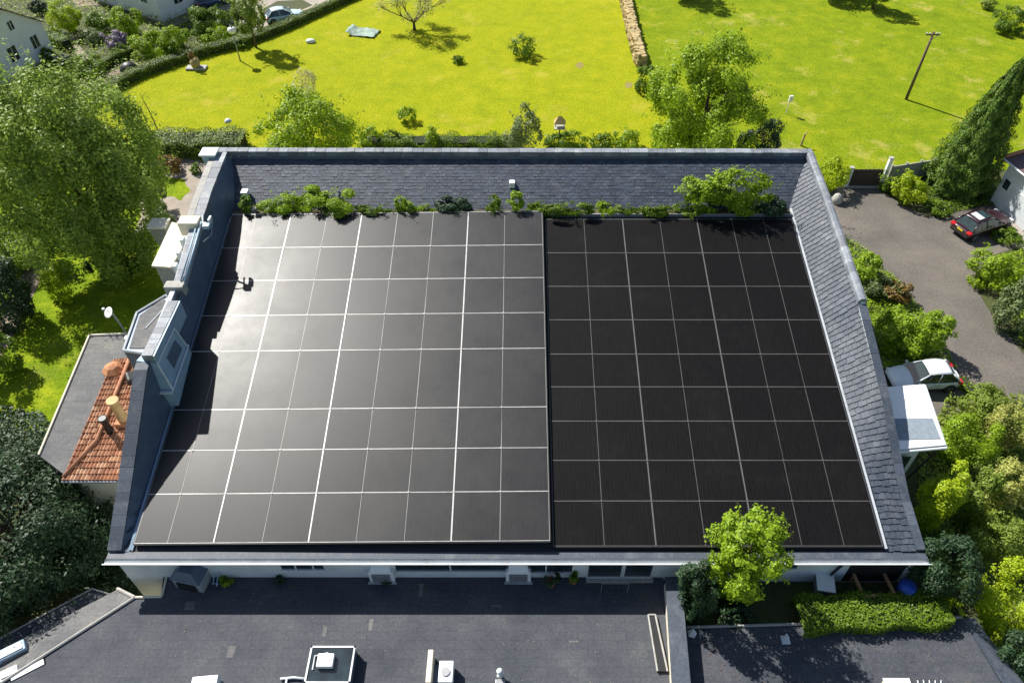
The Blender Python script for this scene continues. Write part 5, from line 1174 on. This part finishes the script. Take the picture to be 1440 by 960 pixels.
cover('ground_cover', [(1178,330),(1215,350),(1300,440),(1345,520),(1240,520),(1170,380)], 9000, .17, L_FRESH, 'low planting strip between parapet and drive', hgt=.6)
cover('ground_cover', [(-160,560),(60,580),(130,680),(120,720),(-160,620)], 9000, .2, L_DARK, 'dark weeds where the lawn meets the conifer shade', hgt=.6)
cover('ground_cover', [(1240,270),(1330,255),(1440,255),(1440,282),(1330,300)], 5000, .18, L_GREEN, 'weeds under the cypress', hgt=.4)
cover('ground_cover', [(1385,370),(1440,350),(1560,400),(1560,560),(1440,490)], 8000, .2, L_LIME, 'planting on the right side of the drive', hgt=.6)
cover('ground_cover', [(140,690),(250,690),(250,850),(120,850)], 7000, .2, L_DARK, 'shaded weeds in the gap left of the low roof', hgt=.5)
def litter(name, poly, z, n, mat, label, ls=.09):
    P = [at(x, y, z) for x, y in poly]; xs = [p.x for p in P]; ys = [p.y for p in P]
    X = rng.uniform(min(xs), max(xs), n); Y = rng.uniform(min(ys), max(ys), n); k = np.sin(X*.7+1)*np.cos(Y*.9)+rng.normal(size=n)*.6 > .2; X = X[k]; Y = Y[k]
    ins = np.zeros(len(X), bool)
    for i in range(len(P)):
        a, b = P[i], P[(i+1) % len(P)]; ins ^= ((a.y > Y) != (b.y > Y)) & (X < (b.x-a.x)*(Y-a.y)/((b.y-a.y) or 1e-9)+a.x)
    X = X[ins]; Y = Y[ins]; Q = np.stack([X, Y, np.full(len(X), z+.03)], 1)
    o = quads_obj(name, leafquads(Q, np.tile([0,0,2.], (len(X), 1)), ls, rng, rnd=.3), mat); o['kind'] = 'stuff'; o['label'] = label
litter('leaf_litter', [(250,850),(900,850),(925,1000),(0,1000)], FZ, 420, M_STONE, 'tan grit and leaf litter scattered on the low felt roof', .045)
litter('leaf_litter', [(980,890),(1350,880),(1410,1000),(970,1000)], gz, 500, M_POLEW, 'brown leaf litter on the right low roof', .08)
litter('moss', [(250,800),(905,800),(905,850),(235,850)], FZ, 700, L_HEDGE, 'specks of moss along the shaded wall foot', .08)
# ------------------------------------------------------------------ LIGHT, SKY, CAMERA
SAZ, SEL = R(46), R(45.5)       # sun is up-left behind the scene: azimuth measured from +Y towards -X
sun_dir = Vector((-math.sin(SAZ)*math.cos(SEL), math.cos(SAZ)*math.cos(SEL), math.sin(SEL)))
ld = bpy.data.lights.new('Sun', 'SUN'); ld.energy = 5.0; ld.angle = R(.5); ld.color = (1, .96, .89)
lo = bpy.data.objects.new('sun_lamp', ld); COL.objects.link(lo); lo.rotation_euler = (-sun_dir).to_track_quat('-Z', 'Y').to_euler(); lo.location = (-40, 60, 60)
wd = bpy.data.worlds.new('World'); scene.world = wd; wd.use_nodes = True; nt = wd.node_tree; nt.nodes.clear()
sk = nt.nodes.new('ShaderNodeTexSky'); sk.sky_type = 'NISHITA'; sk.sun_disc = False; sk.sun_elevation = SEL; sk.sun_rotation = -SAZ % (2*math.pi)
bg = nt.nodes.new('ShaderNodeBackground'); bg.inputs[1].default_value = .07; ow = nt.nodes.new('ShaderNodeOutputWorld')
nt.links.new(sk.outputs[0], bg.inputs[0]); nt.links.new(bg.outputs[0], ow.inputs[0])
cd = bpy.data.cameras.new('Camera'); cam = bpy.data.objects.new('camera', cd); COL.objects.link(cam); scene.camera = cam
cam.location = CP; cam.rotation_euler = (math.pi/2-TH, 0, 0)
cd.sensor_width = 36; cd.lens = 36*F/1440; cd.shift_x = -15/1440; cd.clip_end = 3000; cd.clip_start = .5
vs_ = scene.view_settings; vs_.view_transform = 'Standard'; vs_.look = 'None'; vs_.gamma = 1; vs_.exposure = .8
try: vs_.use_curve_mapping = False
except Exception: pass
